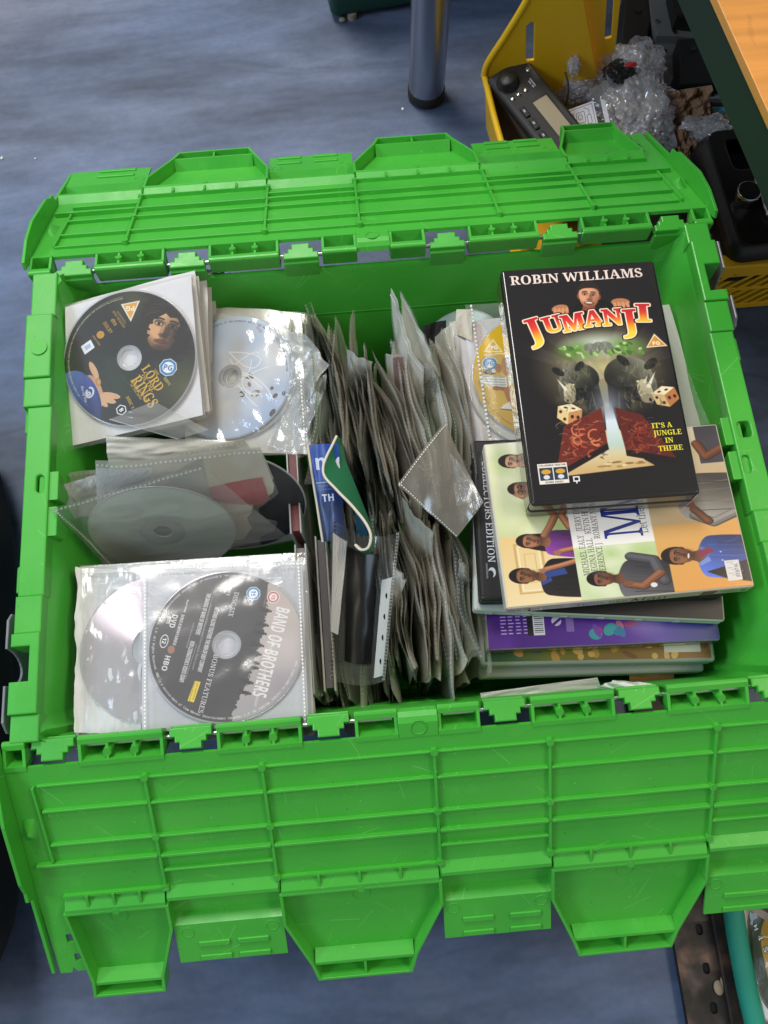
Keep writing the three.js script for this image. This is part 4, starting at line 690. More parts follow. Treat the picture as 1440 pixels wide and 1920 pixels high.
const hand = (x, px, py, k, rot, skin) => { x.save(); x.translate(px, py); x.rotate(rot * Math.PI / 180); blob(x, 0, 0, k, k * 0.8, 0, shade(skin, 0.95)); for (let i = 0; i < 4; i++) limb(x, [[k * 0.4, (i - 1.5) * k * 0.42], [k * (1.5 - 0.12 * Math.abs(i - 1)), (i - 1.5) * k * 0.5]], k * 0.36, skin); limb(x, [[-k * 0.2, -k * 0.5], [k * 0.5, -k * 1.15]], k * 0.38, skin); x.restore(); };
function soften(x, px) {                                                            // one soft pass over what is painted so far
  const c = x.canvas, d = document.createElement('canvas'); d.width = c.width; d.height = c.height;
  const y = d.getContext('2d'); y.filter = 'blur(' + px + 'px)'; y.drawImage(c, 0, 0);
  x.save(); x.setTransform(1, 0, 0, 1, 0, 0); x.drawImage(d, 0, 0); x.restore();
}
function speckle(x, w, h, n, k) { for (let i = 0; i < n; i++) { x.fillStyle = (i % 2 ? 'rgba(255,255,255,' : 'rgba(0,0,0,') + rr(0.02, k) + ')'; x.fillRect(rr(0, w), rr(0, h), rr(1, 4), rr(1, 4)); } }
const artMan = canvas(1330, 950, (x, W0, H0) => {
  x.scale(1330 / 1000, 950 / 1000);
  x.fillStyle = '#efe9dd'; x.fillRect(0, 0, 1000, 1000);
  const gr = (x0, y0, x1, y1, a, b) => { const g = x.createLinearGradient(x0, y0, x1, y1); g.addColorStop(0, a); g.addColorStop(1, b); x.fillStyle = g; x.fillRect(x0, y0, x1 - x0, y1 - y0); };
  const panel = (x0, y0, x1, y1, f) => { x.save(); x.beginPath(); x.rect(x0, y0, x1 - x0, y1 - y0); x.clip(); f(); x.restore(); };
  const soft = (n, x0, y0, x1, y1, cs, r0, r1) => { for (let i = 0; i < n; i++) glow(x, rr(x0, x1), rr(y0, y1), rr(r0, r1), cs[i % cs.length], 0.55); };
  panel(0, 0, 300, 590, () => {
    gr(0, 0, 300, 590, '#e9e5c4', '#c4cf92'); soft(26, 0, 0, 300, 590, ['rgba(236,238,190,1)', 'rgba(168,190,110,1)', 'rgba(248,244,226,1)'], 30, 110); x.fillStyle = 'rgba(250,246,232,.5)'; x.fillRect(210, 0, 34, 240);
    bust(x, 105, 120, 52, -76, '#d3a07c', '#2a201a', '#5d83c4', { collar: '#8fa8d8' });
    bust(x, 125, 300, 50, -82, '#b9805c', '#2c1d17', '#2a2322', { long: true }); limb(x, [[300, 420], [215, 400], [120, 345]], 30, '#c08a64'); hand(x, 112, 335, 15, 200, '#c08a64'); x.strokeStyle = '#2a1c18'; x.lineWidth = 3; for (const b of [285, 318]) { x.beginPath(); x.ellipse(118, b, 10, 14, 0, 0, 7); x.stroke(); }
  });
  panel(0, 590, 320, 1000, () => {
    gr(0, 590, 320, 1000, '#e6c684', '#f1e0b6'); x.strokeStyle = '#cfa968'; x.lineWidth = 10; x.strokeRect(60, 640, 110, 290); x.strokeStyle = '#f6e8c2'; x.lineWidth = 5; x.strokeRect(72, 655, 86, 260); x.strokeStyle = '#d8b877'; x.strokeRect(95, 700, 44, 170);
  });
  panel(0, 430, 320, 1000, () => {
    bust(x, 128, 625, 50, -78, '#b07450', '#251712', '#77368a', { long: true, wide: 0.8 }); limb(x, [[300, 560], [262, 450], [222, 540], [190, 600]], 34, '#b07450'); limb(x, [[310, 690], [250, 700]], 30, '#b07450'); hand(x, 236, 705, 15, 160, '#b07450');
    bust(x, 84, 828, 54, -80, '#94603f', '#15100d', '#1f1b19', { collar: '#31488e', wide: 1.05, reach: 330 }); poly(x, [[165, 820], [250, 800], [262, 838], [176, 850]], '#2d4488'); limb(x, [[310, 765], [240, 785], [176, 800]], 30, '#b07450'); hand(x, 165, 805, 14, 170, '#b07450');
  });
  panel(640, 560, 1000, 1000, () => gr(640, 560, 1000, 1000, '#dcae6a', '#e29a44'));
  panel(640, 0, 1000, 600, () => { gr(640, 0, 1000, 600, '#dedccb', '#caa46c'); soft(16, 640, 0, 1000, 560, ['rgba(236,226,196,1)', 'rgba(190,168,120,1)', 'rgba(214,214,196,1)'], 40, 120); });
  x.fillStyle = '#f3f0ea'; x.fillRect(300, 0, 340, 690);
  panel(300, 690, 640, 1000, () => { gr(300, 690, 640, 1000, '#e3e8cc', '#b4cc84'); soft(18, 300, 690, 640, 1000, ['rgba(232,236,208,1)', 'rgba(160,192,104,1)', 'rgba(206,222,160,1)'], 30, 90); });
  panel(300, 620, 680, 1000, () => { bust(x, 396, 885, 53, -82, '#8a593c', '#171110', '#57555a', { wide: 1.1, reach: 320 }); limb(x, [[530, 770], [620, 800], [650, 930]], 52, '#55535a'); limb(x, [[640, 880], [560, 950], [500, 930]], 44, '#8a593c'); x.fillStyle = '#e6e2da'; x.beginPath(); x.arc(602, 948, 14, 0, 7); x.fill(); hand(x, 505, 925, 17, 190, '#8a593c'); });
  panel(640, 240, 1000, 720, () => { bust(x, 690, 430, 58, -86, '#7b4a31', '#1b110b', '#8b857b', { bald: true, wide: 1.25, reach: 360, collar: '#e2dfd6' }); limb(x, [[1000, 560], [900, 610], [830, 560]], 52, '#8b857b'); limb(x, [[880, 600], [830, 520]], 40, '#7b4a31'); hand(x, 825, 500, 19, 250, '#7b4a31'); });
  panel(640, 600, 1000, 1000, () => { bust(x, 726, 792, 62, -82, '#95603f', '#1d130e', '#4c63b2', { smile: true, collar: '#7d92cc', wide: 1.05, reach: 360 }); poly(x, [[800, 776], [862, 756], [872, 786], [812, 812]], '#8c3346'); poly(x, [[826, 900], [1000, 850], [1000, 980], [905, 950]], '#241d1a'); for (const b of [800, 850]) blob(x, 900, b - 10, 4, 4, 0, '#cfd6ea'); });
  panel(840, 0, 1000, 240, () => { x.fillStyle = '#4d4a52'; x.fillRect(900, 0, 100, 240); limb(x, [[1000, 150], [930, 200], [900, 110]], 46, '#7a4b33'); });
  soften(x, 1.3); speckle(x, 1000, 1000, 2600, 0.06);
  const U = { rot: -90 }, names = { ...U, font: 'serif', bold: false, color: '#3d3b40', align: 'left' };
  text(x, 'MICHAEL EALY   JERRY FERRARA', 338, 860, 36, { ...names, sx: 0.9 }); text(x, 'REGINA HALL   KEVIN HART', 372, 860, 36, { ...names, sx: 0.9 }); text(x, 'TERRENCE J   ROMANY MALCO', 406, 860, 36, { ...names, sx: 0.9 });
  text(x, 'Think', 420, 460, 95, { ...names, color: '#2b2a30' }); text(x, 'like', 470, 398, 70, { ...names, color: '#20307a' }); text(x, 'a', 476, 250, 70, { ...names, color: '#20307a' });
  text(x, 'Man', 520, 660, 225, { ...names, color: '#1d2f86', sx: 0.95 }); text(x, 'Let the mind games begin', 604, 640, 48, { ...names, color: '#6b6a70' });
  x.fillStyle = '#ded9d4'; x.fillRect(905, 845, 60, 120); for (let i = 0; i < 9; i++) { x.fillStyle = '#a9a3a6'; x.fillRect(912 + (i % 3) * 16, 855 + i * 11, rr(10, 32), 3); } text(x, 'RENTAL', 950, 905, 22, { ...U, color: '#8f888c' });
});
const artManSpine = canvas(1024, 80, (x) => {
  x.fillStyle = '#e6dcc4'; x.fillRect(0, 0, 1024, 80); x.fillStyle = '#3a2a1c'; x.fillRect(90, 14, 50, 60); blob(x, 112, 44, 20, 22, 0, '#8a5a3a'); text(x, 'DVD', 30, 42, 28, { color: '#333' }); text(x, 'Think like A', 420, 46, 46, { font: 'serif', bold: false, color: '#33334a' }); text(x, 'Man', 600, 42, 74, { font: 'serif', bold: false, color: '#1d2f66' });
  x.fillStyle = '#6b4630'; x.fillRect(820, 10, 62, 66); text(x, 'COLUMBIA', 930, 44, 18, { color: '#444' }); x.fillStyle = '#555'; x.fillRect(985, 26, 26, 34);
});
const artPearl = canvas(1024, 732, (x) => {
  const g = x.createLinearGradient(0, 0, 1024, 0); g.addColorStop(0, '#4a1480'); g.addColorStop(0.55, '#5b23a0'); g.addColorStop(0.75, '#6a55b4'); g.addColorStop(1, '#1d2f7c'); x.fillStyle = g; x.fillRect(0, 0, 1024, 732);
  for (let i = 0; i < 40; i++) blob(x, rr(430, 640), rr(420, 690), rr(14, 40), rr(12, 34), rr(0, 180), ['#1b7fa8', '#b03058', '#7a3ab0', '#2aa0a8', '#c86a8a'][i % 5]);
  glow(x, 700, 600, 120, 'rgba(196,170,220,1)', 0.8); blob(x, 770, 600, 20, 34, 0, '#5a1f6a');
  for (let k = 0; k < 4; k++) for (let i = 0; i < 14; i++) { x.fillStyle = 'rgba(226,210,240,.8)'; x.fillRect(60 + k * 34, 470 + i * 15, rr(14, 26), 5); }
  x.fillStyle = '#e8e4ea'; x.fillRect(205, 580, 50, 100); for (let i = 0; i < 10; i++) { x.fillStyle = '#222'; x.fillRect(210, 585 + i * 9, 40, i % 3 + 2); } x.fillStyle = '#111'; x.fillRect(178, 570, 24, 110);
  blob(x, 310, 620, 22, 22, 0, '#d8cfe2'); poly(x, [[292, 630], [328, 604], [330, 616], [296, 642]], '#4a1480'); x.fillStyle = '#8a6ab8'; x.fillRect(352, 580, 34, 90);
});
const artPearlSpine = canvas(1024, 80, (x) => {
  const g = x.createLinearGradient(0, 0, 1024, 0); g.addColorStop(0, '#4b1a30'); g.addColorStop(0.2, '#6e1c34'); g.addColorStop(0.6, '#6a2048'); g.addColorStop(0.8, '#2c2360'); g.addColorStop(1, '#142058'); x.fillStyle = g; x.fillRect(0, 0, 1024, 80);
  text(x, 'DVD', 50, 40, 26, { color: '#d8c8d8' }); blob(x, 175, 42, 74, 22, 0, '#a43c26'); text(x, 'The Pearl Princess', 480, 40, 46, { font: 'serif', rot: 180, color: '#dcb8c8', skew: -0.25 }); x.fillStyle = '#b8a878'; x.fillRect(770, 16, 110, 50); text(x, 'DVD', 960, 40, 26, { color: '#c8cce0' });
});
const artGold = canvas(1024, 732, (x) => {
  x.fillStyle = '#0f4a34'; x.fillRect(0, 0, 1024, 732); const g = x.createLinearGradient(0, 0, 1024, 0); g.addColorStop(0, '#12513a'); g.addColorStop(0.3, '#6b6a20'); g.addColorStop(0.6, '#7a6018'); g.addColorStop(1, '#8a5a22'); x.fillStyle = g; x.fillRect(0, 500, 1024, 232);
  for (let i = 0; i < 60; i++) blob(x, rr(80, 1000), rr(560, 725), rr(12, 46), rr(8, 24), rr(0, 90), ['#a8842e', '#5c5a1c', '#b4863a', '#2a5a52', '#caa052', '#6a4218'][i % 6]); poly(x, [[30, 640], [60, 600], [78, 660], [50, 655], [34, 690]], '#d8a52a');
});
const artVideo = canvas(820, 1371, (x) => {
  x.scale(820 / 610, 1371 / 1020);
  x.fillStyle = '#15110f'; x.fillRect(0, 0, 610, 1020);
  for (const [a, w] of [[-38, 60], [-62, 40], [28, 50], [52, 70], [70, 36]]) { x.save(); x.translate(330, 520); x.rotate(a * Math.PI / 180); const g = x.createLinearGradient(0, 0, 0, -420); g.addColorStop(0, 'rgba(112,98,116,.55)'); g.addColorStop(1, 'rgba(60,50,62,0)'); poly(x, [[-8, 0], [8, 0], [w, -420], [-w, -420]], g); x.restore(); }
  blob(x, 340, 205, 80, 50, 0, '#0c0a09'); face(x, 330, 138, 56, 8, '#e0a07a', '#8a4a2e', '#2a1c14', { smile: true });
  blob(x, 205, 192, 34, 18, -8, '#b87850'); blob(x, 452, 180, 38, 18, 4, '#b87850'); for (let i = 0; i < 4; i++) { blob(x, 184 + i * 16, 206, 7, 18, 8, '#d8966c'); blob(x, 428 + i * 17, 196, 7, 18, -4, '#d8966c'); }
  // picture below the title: bright clearing, two dark horned animals, cubes, open board box
  glow(x, 335, 470, 290, 'rgba(226,214,150,1)', 0.8, 0.85); glow(x, 330, 370, 170, 'rgba(226,240,226,1)', 1, 0.42); glow(x, 250, 392, 110, 'rgba(92,140,50,1)', 1, 0.5); glow(x, 440, 385, 110, 'rgba(98,146,56,1)', 1, 0.5); for (let i = 0; i < 50; i++) blob(x, rr(180, 500), rr(370, 420), rr(5, 16), rr(4, 9), rr(0, 90), ['#5d8a35', '#7fa84c', '#476e2c', '#b8cf8c'][i % 4]);
  for (const [a, b, r] of [[300, 380, 1], [360, 378, 1.1], [335, 372, 0.8]]) { blob(x, a, b, 24 * r, 20 * r, 0, '#8a8d7e'); blob(x, a - 16 * r, b, 10 * r, 16 * r, 12, '#767a6c'); blob(x, a + 16 * r, b, 10 * r, 16 * r, -12, '#767a6c'); blob(x, a, b + 20 * r, 5, 18, 0, '#6e7164'); }
  const beast = (cx, cy, k, m) => { x.save(); x.translate(cx, cy); x.scale(k * m, k);
    const g = x.createLinearGradient(-70, -60, 80, 60); g.addColorStop(0, '#a8a892'); g.addColorStop(0.4, '#4c4c3e'); g.addColorStop(1, '#12120e');
    x.fillStyle = g; x.beginPath(); x.ellipse(20, -6, 84, 74, 0.1, 0, 7); x.fill(); x.beginPath(); x.ellipse(-26, 30, 48, 82, 0.12, 0, 7); x.fill();
    poly(x, [[-10, 40], [60, 40], [70, 150], [34, 158], [24, 90], [-6, 100]], '#12110f'); poly(x, [[60, 40], [96, 10], [104, 130], [76, 150]], '#0d0c0b');
    blob(x, -66, -44, 16, 30, -50, '#1a1914'); blob(x, 28, -64, 15, 28, 40, '#1a1914');
    blob(x, -30, 58, 26, 44, 8, '#b9b08e'); blob(x, -34, 90, 24, 18, 0, '#8f876c'); blob(x, -42, 96, 5, 7, 0, '#1a1610'); poly(x, [[-48, 52], [-34, 46], [-78, -14]], '#e8e2cc'); poly(x, [[-36, 32], [-26, 28], [-48, 0]], '#d6cfb4'); blob(x, -10, 22, 5, 4, 0, '#e9d9a0'); x.restore(); };
  beast(220, 520, 0.92, 1); beast(452, 520, 1.12, -1);
  const die = (cx, cy, k, r, c, d) => { x.save(); x.translate(cx, cy); x.rotate(r); x.scale(k, k); poly(x, [[-44, -30], [6, -48], [50, -28], [0, -8]], '#f2e2b8'); poly(x, [[-44, -30], [0, -8], [0, 46], [-44, 20]], c); poly(x, [[0, -8], [50, -28], [50, 24], [0, 46]], d); blob(x, -32, -8, 6, 7, 0, '#4a2414'); blob(x, -14, 22, 6, 7, 0, '#4a2414'); blob(x, 14, 8, 6, 8, 0, '#3a1a10'); blob(x, 36, 8, 6, 8, 0, '#3a1a10'); blob(x, -14, -28, 8, 4, 0, '#4a2414'); blob(x, 16, -28, 8, 4, 0, '#4a2414'); x.restore(); };
  die(176, 668, 1.0, 0.2, '#e3c98a', '#c88a52'); die(558, 620, 1.0, -0.25, '#d6b67c', '#b8763e');
  poly(x, [[300, 745], [360, 745], [450, 905], [110, 925]], '#d8b988'); poly(x, [[160, 880], [330, 800], [470, 905], [120, 925]], '#c9a26a'); { const g = x.createLinearGradient(0, 620, 0, 905); g.addColorStop(0, 'rgba(190,206,226,0)'); g.addColorStop(0.3, '#dfe8ee'); g.addColorStop(0.66, '#bcd2c4'); g.addColorStop(0.8, '#d9c79a'); g.addColorStop(1, '#cfae74'); poly(x, [[318, 620], [344, 620], [366, 800], [452, 905], [118, 922], [306, 812]], g); } glow(x, 332, 640, 90, 'rgba(206,216,236,1)', 0.6, 1.3);
  poly(x, [[150, 716], [304, 650], [306, 800], [96, 910]], '#6e2416'); poly(x, [[356, 650], [456, 690], [556, 880], [370, 832]], '#5e1d12'); poly(x, [[96, 910], [306, 800], [308, 826], [100, 932]], '#170c08'); poly(x, [[556, 880], [370, 832], [370, 858], [552, 906]], '#170c08');
  for (let i = 0; i < 26; i++) { x.strokeStyle = ['#b84a2a', '#8a2c18', '#d8784a', '#4a140c'][i % 4]; x.lineWidth = 6; x.beginPath(); const s = i % 2, cx = s ? rr(410, 480) : rr(160, 270), cy = rr(730, 850); x.arc(cx, cy, rr(8, 26), rr(0, 3), rr(3, 6)); x.stroke(); }
  for (let i = 0; i < 12; i++) blob(x, rr(270, 420), rr(870, 910), rr(10, 30), 4, 0, ['#a5804e', '#e6cf9c', '#8a6a42'][i % 3]);
  for (let i = 0; i < 130; i++) { x.strokeStyle = ['rgba(228,196,150,.5)', 'rgba(150,60,34,.6)', 'rgba(40,12,8,.6)', 'rgba(206,120,80,.5)'][i % 4]; x.lineWidth = rr(1.5, 4); x.beginPath(); const sd = i % 2, px = sd ? rr(385, 500) : rr(130, 285), py = rr(700, 860); x.moveTo(px, py); x.quadraticCurveTo(px + rr(-20, 20), py + rr(-20, 20), px + rr(-34, 34), py + rr(-14, 14)); x.stroke(); }
  for (let i = 0; i < 220; i++) { x.strokeStyle = ['rgba(190,186,160,.3)', 'rgba(20,20,16,.45)', 'rgba(120,118,98,.35)'][i % 3]; x.lineWidth = rr(1, 4); x.beginPath(); const sd = i % 2, px = sd ? rr(400, 540) : rr(170, 290), py = rr(440, 640); x.moveTo(px, py); x.quadraticCurveTo(px + rr(-10, 10), py + rr(5, 20), px + rr(-16, 16), py + rr(8, 34)); x.stroke(); }
  for (let i = 0; i < 60; i++) glow(x, rr(150, 560), rr(400, 660), rr(10, 34), i % 2 ? 'rgba(236,222,160,1)' : 'rgba(90,84,60,1)', 0.14);
  soften(x, 1.5); speckle(x, 610, 1020, 1500, 0.07); text(x, 'ROBIN WILLIAMS', 292, 46, 60, { font: 'serif', color: '#f4dfd4' });
  const L = [['J', 92, 290, 138, -10, 1.15], ['U', 166, 270, 100, -8, 1.05], ['M', 250, 268, 104, -4, 1.02], ['A', 332, 256, 100, 0, 1.05], ['N', 408, 256, 102, 3, 1.05], ['J', 478, 276, 136, 4, 1.1], ['I', 534, 246, 112, 8, 1.35]];
  for (const [c, px, py, sz, r, sx] of L) {
    x.save(); x.translate(px, py - 8); x.rotate((r - 4) * Math.PI / 180); x.scale(sx, 1); x.font = 'bold ' + sz + 'px serif'; x.textAlign = 'center'; x.textBaseline = 'middle'; x.lineJoin = 'round';
    x.lineWidth = 22; x.strokeStyle = '#2a0c06'; x.strokeText(c, 0, 0); x.lineWidth = 13; x.strokeStyle = '#f6e9c8'; x.strokeText(c, 0, 0);
    const g = x.createLinearGradient(0, -sz * 0.42, 0, sz * 0.42); g.addColorStop(0, '#c8102a'); g.addColorStop(0.45, '#e2402a'); g.addColorStop(0.75, '#f4a82a'); g.addColorStop(1, '#fbd93a'); x.fillStyle = g; x.fillText(c, 0, 0); x.lineWidth = 4; x.strokeStyle = g; x.strokeText(c, 0, 0); x.restore();
  }
  poly(x, [[562, 336], [606, 396], [520, 398]], '#f0dcb4'); poly(x, [[562, 346], [598, 392], [528, 393]], '#d9962c'); text(x, 'PG', 563, 380, 24, { color: '#fff3dc' });
  const yw = '#efe23a'; for (const [a, b, py, xa] of [['I', 'T', 740, 528], ['J', 'UNGLE', 772, 545], ['I', 'N', 805, 545], ['T', 'HERE', 838, 545]]) { const s = a === 'I' && b === 'T' ? 'IT\u2019S A' : a + b; text(x, s, xa - 4, py, 30, { font: 'serif', color: yw, sx: 0.9 }); }
  x.fillStyle = '#eee6d8'; x.fillRect(28, 868, 112, 84); text(x, 'COLUMBIA TRISTAR', 84, 876, 11, { color: '#222' }); x.fillStyle = '#28384e'; x.fillRect(33, 885, 50, 52); x.fillRect(87, 885, 50, 52); blob(x, 58, 902, 18, 10, 0, '#d8a22e'); blob(x, 112, 902, 18, 10, 0, '#d8a22e'); blob(x, 58, 924, 12, 9, 0, '#d8dbe0'); blob(x, 112, 924, 12, 9, 0, '#d8dbe0'); text(x, 'HOME VIDEO', 84, 945, 11, { color: '#222' });
  x.strokeStyle = '#eee'; x.lineWidth = 5; x.strokeRect(158, 930, 20, 17); x.fillStyle = '#eee'; x.fillRect(165, 947, 5, 10);
  for (let i = 0; i < 60; i++) { x.fillStyle = 'rgba(200,190,180,' + rr(0.03, 0.12) + ')'; x.fillRect(rr(0, 610), rr(0, 1020), rr(1, 9), 1); }
});
{
  // from the bottom of the pile upwards
  const base = dvdCase('clear case at the bottom of the right-hand pile', 0.156, 0.108, 0.2, -3.2, M.caseClear);
  mesh('inlay_card', box(-0.09, 0.09, 0.003, 0.0115, -0.062, 0.064), S({ color: lin(0.13, 0.12, 0.1), roughness: 0.5 }), base);
  const gold = dvdCase('clear case with a green and gold cover, low in the right-hand pile', 0.1590, 0.1015, 0.2148, -3.8, M.caseClear, { w: 0.194, h: 0.017 });
  mesh('cover_sheet', topSheet(0.186, 0.13, 0.0174), S({ map: artGold, roughness: 0.35 }), gold);
  mesh('front_inlay', box(-0.09, 0.09, 0.003, 0.014, 0.064, 0.0672), S({ map: artGold, roughness: 0.4 }), gold);
  mesh('price_label', box(0.055, 0.085, 0.0175, 0.0178, 0.045, 0.06), S({ color: lin(0.6, 0.57, 0.48), roughness: 0.6 }), gold);
  const pearl = dvdCase('purple case with a dark red spine, above the green and gold case', 0.1605, 0.0895, 0.2335, -2.4, M.caseClear, { h: 0.0145 });
  mesh('cover_sheet', topSheet(0.187, 0.134, 0.0149), printed(artPearl, 0.35), pearl);
  mesh('spine_sheet', new THREE.PlaneGeometry(0.188, 0.013).translate(0, 0.0072, 0.0684), printed(artPearlSpine, 0.35), pearl);
  const tray = dvdCase('grey-white plastic case lying askew under the cream cover case', 0.1615, 0.0685, 0.2515, -7.4, M.caseGrey, { w: 0.2, d: 0.137, h: 0.0145 });
  mesh('dark_inlay', box(-0.06, 0.098, 0.0122, 0.0148, 0.02, 0.0672), S({ color: lin(0.02, 0.019, 0.02), roughness: 0.3 }), tray);
  for (let i = 0; i < 6; i++) mesh('snap_tab', rbox(-0.09 + i * 0.03, -0.084 + i * 0.03, 0.0045, 0.009, 0.0678, 0.0692, 0.0005, 1), M.caseGrey, tray);
  const edition = dvdCase('black case with white lettering along its edge, sticking out left under the cream cover case', 0.1575, 0.0582, 0.2665, -3.5, M.black, { h: 0.0185, w: 0.192 });
  const edgeT = canvas(128, 1024, (x) => { x.fillStyle = '#131215'; x.fillRect(0, 0, 128, 1024); text(x, 'COLLECTORS EDITION', 64, 430, 78, { font: 'serif', bold: false, color: '#dcdce0', rot: 90, sx: 0.86 }); blob(x, 64, 860, 30, 34, 0, '#c8c8cc'); blob(x, 52, 872, 24, 26, 0, '#131215'); text(x, 'UNIVERSAL', 24, 850, 20, { rot: 90, color: '#999' }); });
  mesh('lettered_strip', topSheet(0.0125, 0.122, 0.0188).translate(-0.0855, 0, 0.004), printed(edgeT, 0.3), edition);
  mesh('edge_ridge', rbox(-0.0945, -0.0925, 0.018, 0.0193, -0.064, 0.064, 0.0004, 1), M.black, edition);
  const man = yaw(thing('disc_case', 'cream cover case picturing many people, under the black video case', 'disc case', undefined, V(0.1695, 0.2855, 0.0627)), 0.4);
  mesh('case_shell', rbox(-0.0955, 0.0955, 0, 0.0145, -0.068, 0.068, 0.0016, 3), P({ color: lin(0.6, 0.56, 0.46), roughness: 0.3 }), man);
  mesh('cover_sheet', topSheet(0.188, 0.1335, 0.0149), P({ map: artMan, roughness: 0.22, clearcoat: 0.8, clearcoatRoughness: 0.08 }), man);
  mesh('spine_sheet', new THREE.PlaneGeometry(0.188, 0.0138).translate(0, 0.0073, 0.0684), printed(artManSpine, 0.25), man);
  // black clamshell video case on top
  const vid = yaw(thing('video_case', 'black video cassette case with two horned animals and bold red-yellow title', 'video case', undefined, V(0.1645, 0.3005, -0.042)), -0.8);
  const w = 0.0643, d = 0.1035, gloss = P({ color: lin(0.016, 0.014, 0.013), roughness: 0.22, clearcoat: 0.7, clearcoatRoughness: 0.08 });
  mesh('lower_shell', rbox(-w, w, 0, 0.0145, -d, d, 0.003, 3), gloss, vid);
  mesh('upper_shell', rbox(-w, w, 0.015, 0.0295, -d, d, 0.003, 3), gloss, vid);
  mesh('shell_core', box(-w + 0.0012, w - 0.0012, 0.004, 0.026, -d + 0.0012, d - 0.0012), M.black, vid);
  mesh('cover_sheet', topSheet(0.1235, 0.202, 0.0299), P({ map: artVideo, roughness: 0.2, clearcoat: 0.9, clearcoatRoughness: 0.07 }), vid);
  mesh('spine_sheet', new THREE.PlaneGeometry(0.2, 0.022).rotateY(-Math.PI / 2).translate(-w - 0.0004, 0.0148, 0), P({ color: lin(0.3, 0.27, 0.2), roughness: 0.25, clearcoat: 0.8, map: canvas(512, 64, (x) => { const g = x.createLinearGradient(0, 0, 512, 0); g.addColorStop(0, '#8a8272'); g.addColorStop(0.5, '#c9c2a8'); g.addColorStop(1, '#6a6250'); x.fillStyle = g; x.fillRect(0, 0, 512, 64); text(x, 'JUMANJI', 256, 32, 44, { font: 'serif', color: '#8a2a1a' }); }) }), vid);
  // loose flat sleeves and a brown edge in front of the pile
  sleeve('flat grey sleeve lying in front of the right-hand pile, seam along its back', px3([[900, 1300, 0.235], [1120, 1270, 0.24], [1140, 1320, 0.235], [910, 1340, 0.235]]), { o: { amp: 0.002, s: 160 }, m: M.filmDim, seams: ['top'], dashes: 60 });
  sleeve('white crumpled paper corner in front of the right-hand pile', px3([[1118, 1288, 0.256], [1150, 1275, 0.26], [1240, 1284, 0.256], [1200, 1330, 0.25]]), { o: { amp: 0.002, s: 161 }, m: M.paper, seams: [], name: 'paper_card' });
  sleeve('brown card edge low in front of the right-hand pile', px3([[1180, 1260, 0.205], [1265, 1258, 0.205], [1262, 1285, 0.2], [1180, 1285, 0.2]]), { o: { amp: 0.0005, s: 162 }, m: S({ color: lin(0.22, 0.1, 0.03), roughness: 0.6 }), seams: [], name: 'paper_card' });
}
// ---------- behind the crate: table leg, green box, yellow basket and its contents, wooden table ----------
{
  const t = thing('table_leg', 'round chrome table leg with a black foot on the blue floor', 'table leg', undefined, V(0.104, 0, -0.654));
  const h = 0.74;
  mesh('tube', new THREE.CylinderGeometry(0.0245, 0.0245, h - 0.016, 48, 1, true).translate(0, 0.016 + (h - 0.016) / 2, 0), M.tube, t);
  mesh('foot_cap', new THREE.LatheGeometry([[0, 0], [0.022, 0], [0.0252, 0.003], [0.0256, 0.016], [0.0235, 0.0165], [0, 0.0165]].map((p) => new THREE.Vector2(...p)), 40), M.rubber, t);
  mesh('mounting_plate', cyl(0, h, 0, 0.045, 0.004, 32), M.steel, t);
  const g = thing('storage_box', 'dark green box standing on the floor behind the crate, at the top edge', 'box', undefined, V(0.085, 0, -0.905));
  const dg = S({ color: lin(0.006, 0.05, 0.033), roughness: 0.55 });
  g.rotation.y = 0.13;
  mesh('box_body', rbox(-0.115, 0.2, 0.006, 0.25, -0.09, 0.095, 0.01, 3), dg, g);
  mesh('box_lid', rbox(-0.12, 0.205, 0.25, 0.262, -0.095, 0.1, 0.005, 2), dg, g);
  mesh('foot', cyl(-0.085, 0.005, 0.09, 0.007, 0.01, 16), S({ color: lin(0.35, 0.27, 0.2), roughness: 0.4 }), g);
  tag(mesh('pebble', new THREE.IcosahedronGeometry(0.0045, 2).scale(1.1, 0.7, 0.9).translate(-0.002, 0.003, -0.799), S({ color: lin(0.3, 0.24, 0.19), roughness: 0.5 })), 'tiny brown pebble on the floor at the corner of the green box', 'pebble');
  for (const [u, v, s, l] of [[3, 296, 0.0018, 'white paper fleck on the floor at the far left edge'], [66, 297, 0.0011, 'tiny white fleck on the floor right of the larger one'], [755, 204, 0.0018, 'white fleck on the floor beside the table leg']]) {
    const p = at(u, v, 0.001);
    tag(mesh('paper_fleck', new THREE.IcosahedronGeometry(s, 1).scale(1, 0.35, 1.5).translate(p.x, p.y, p.z), M.paper), l, 'fleck');
  }
}
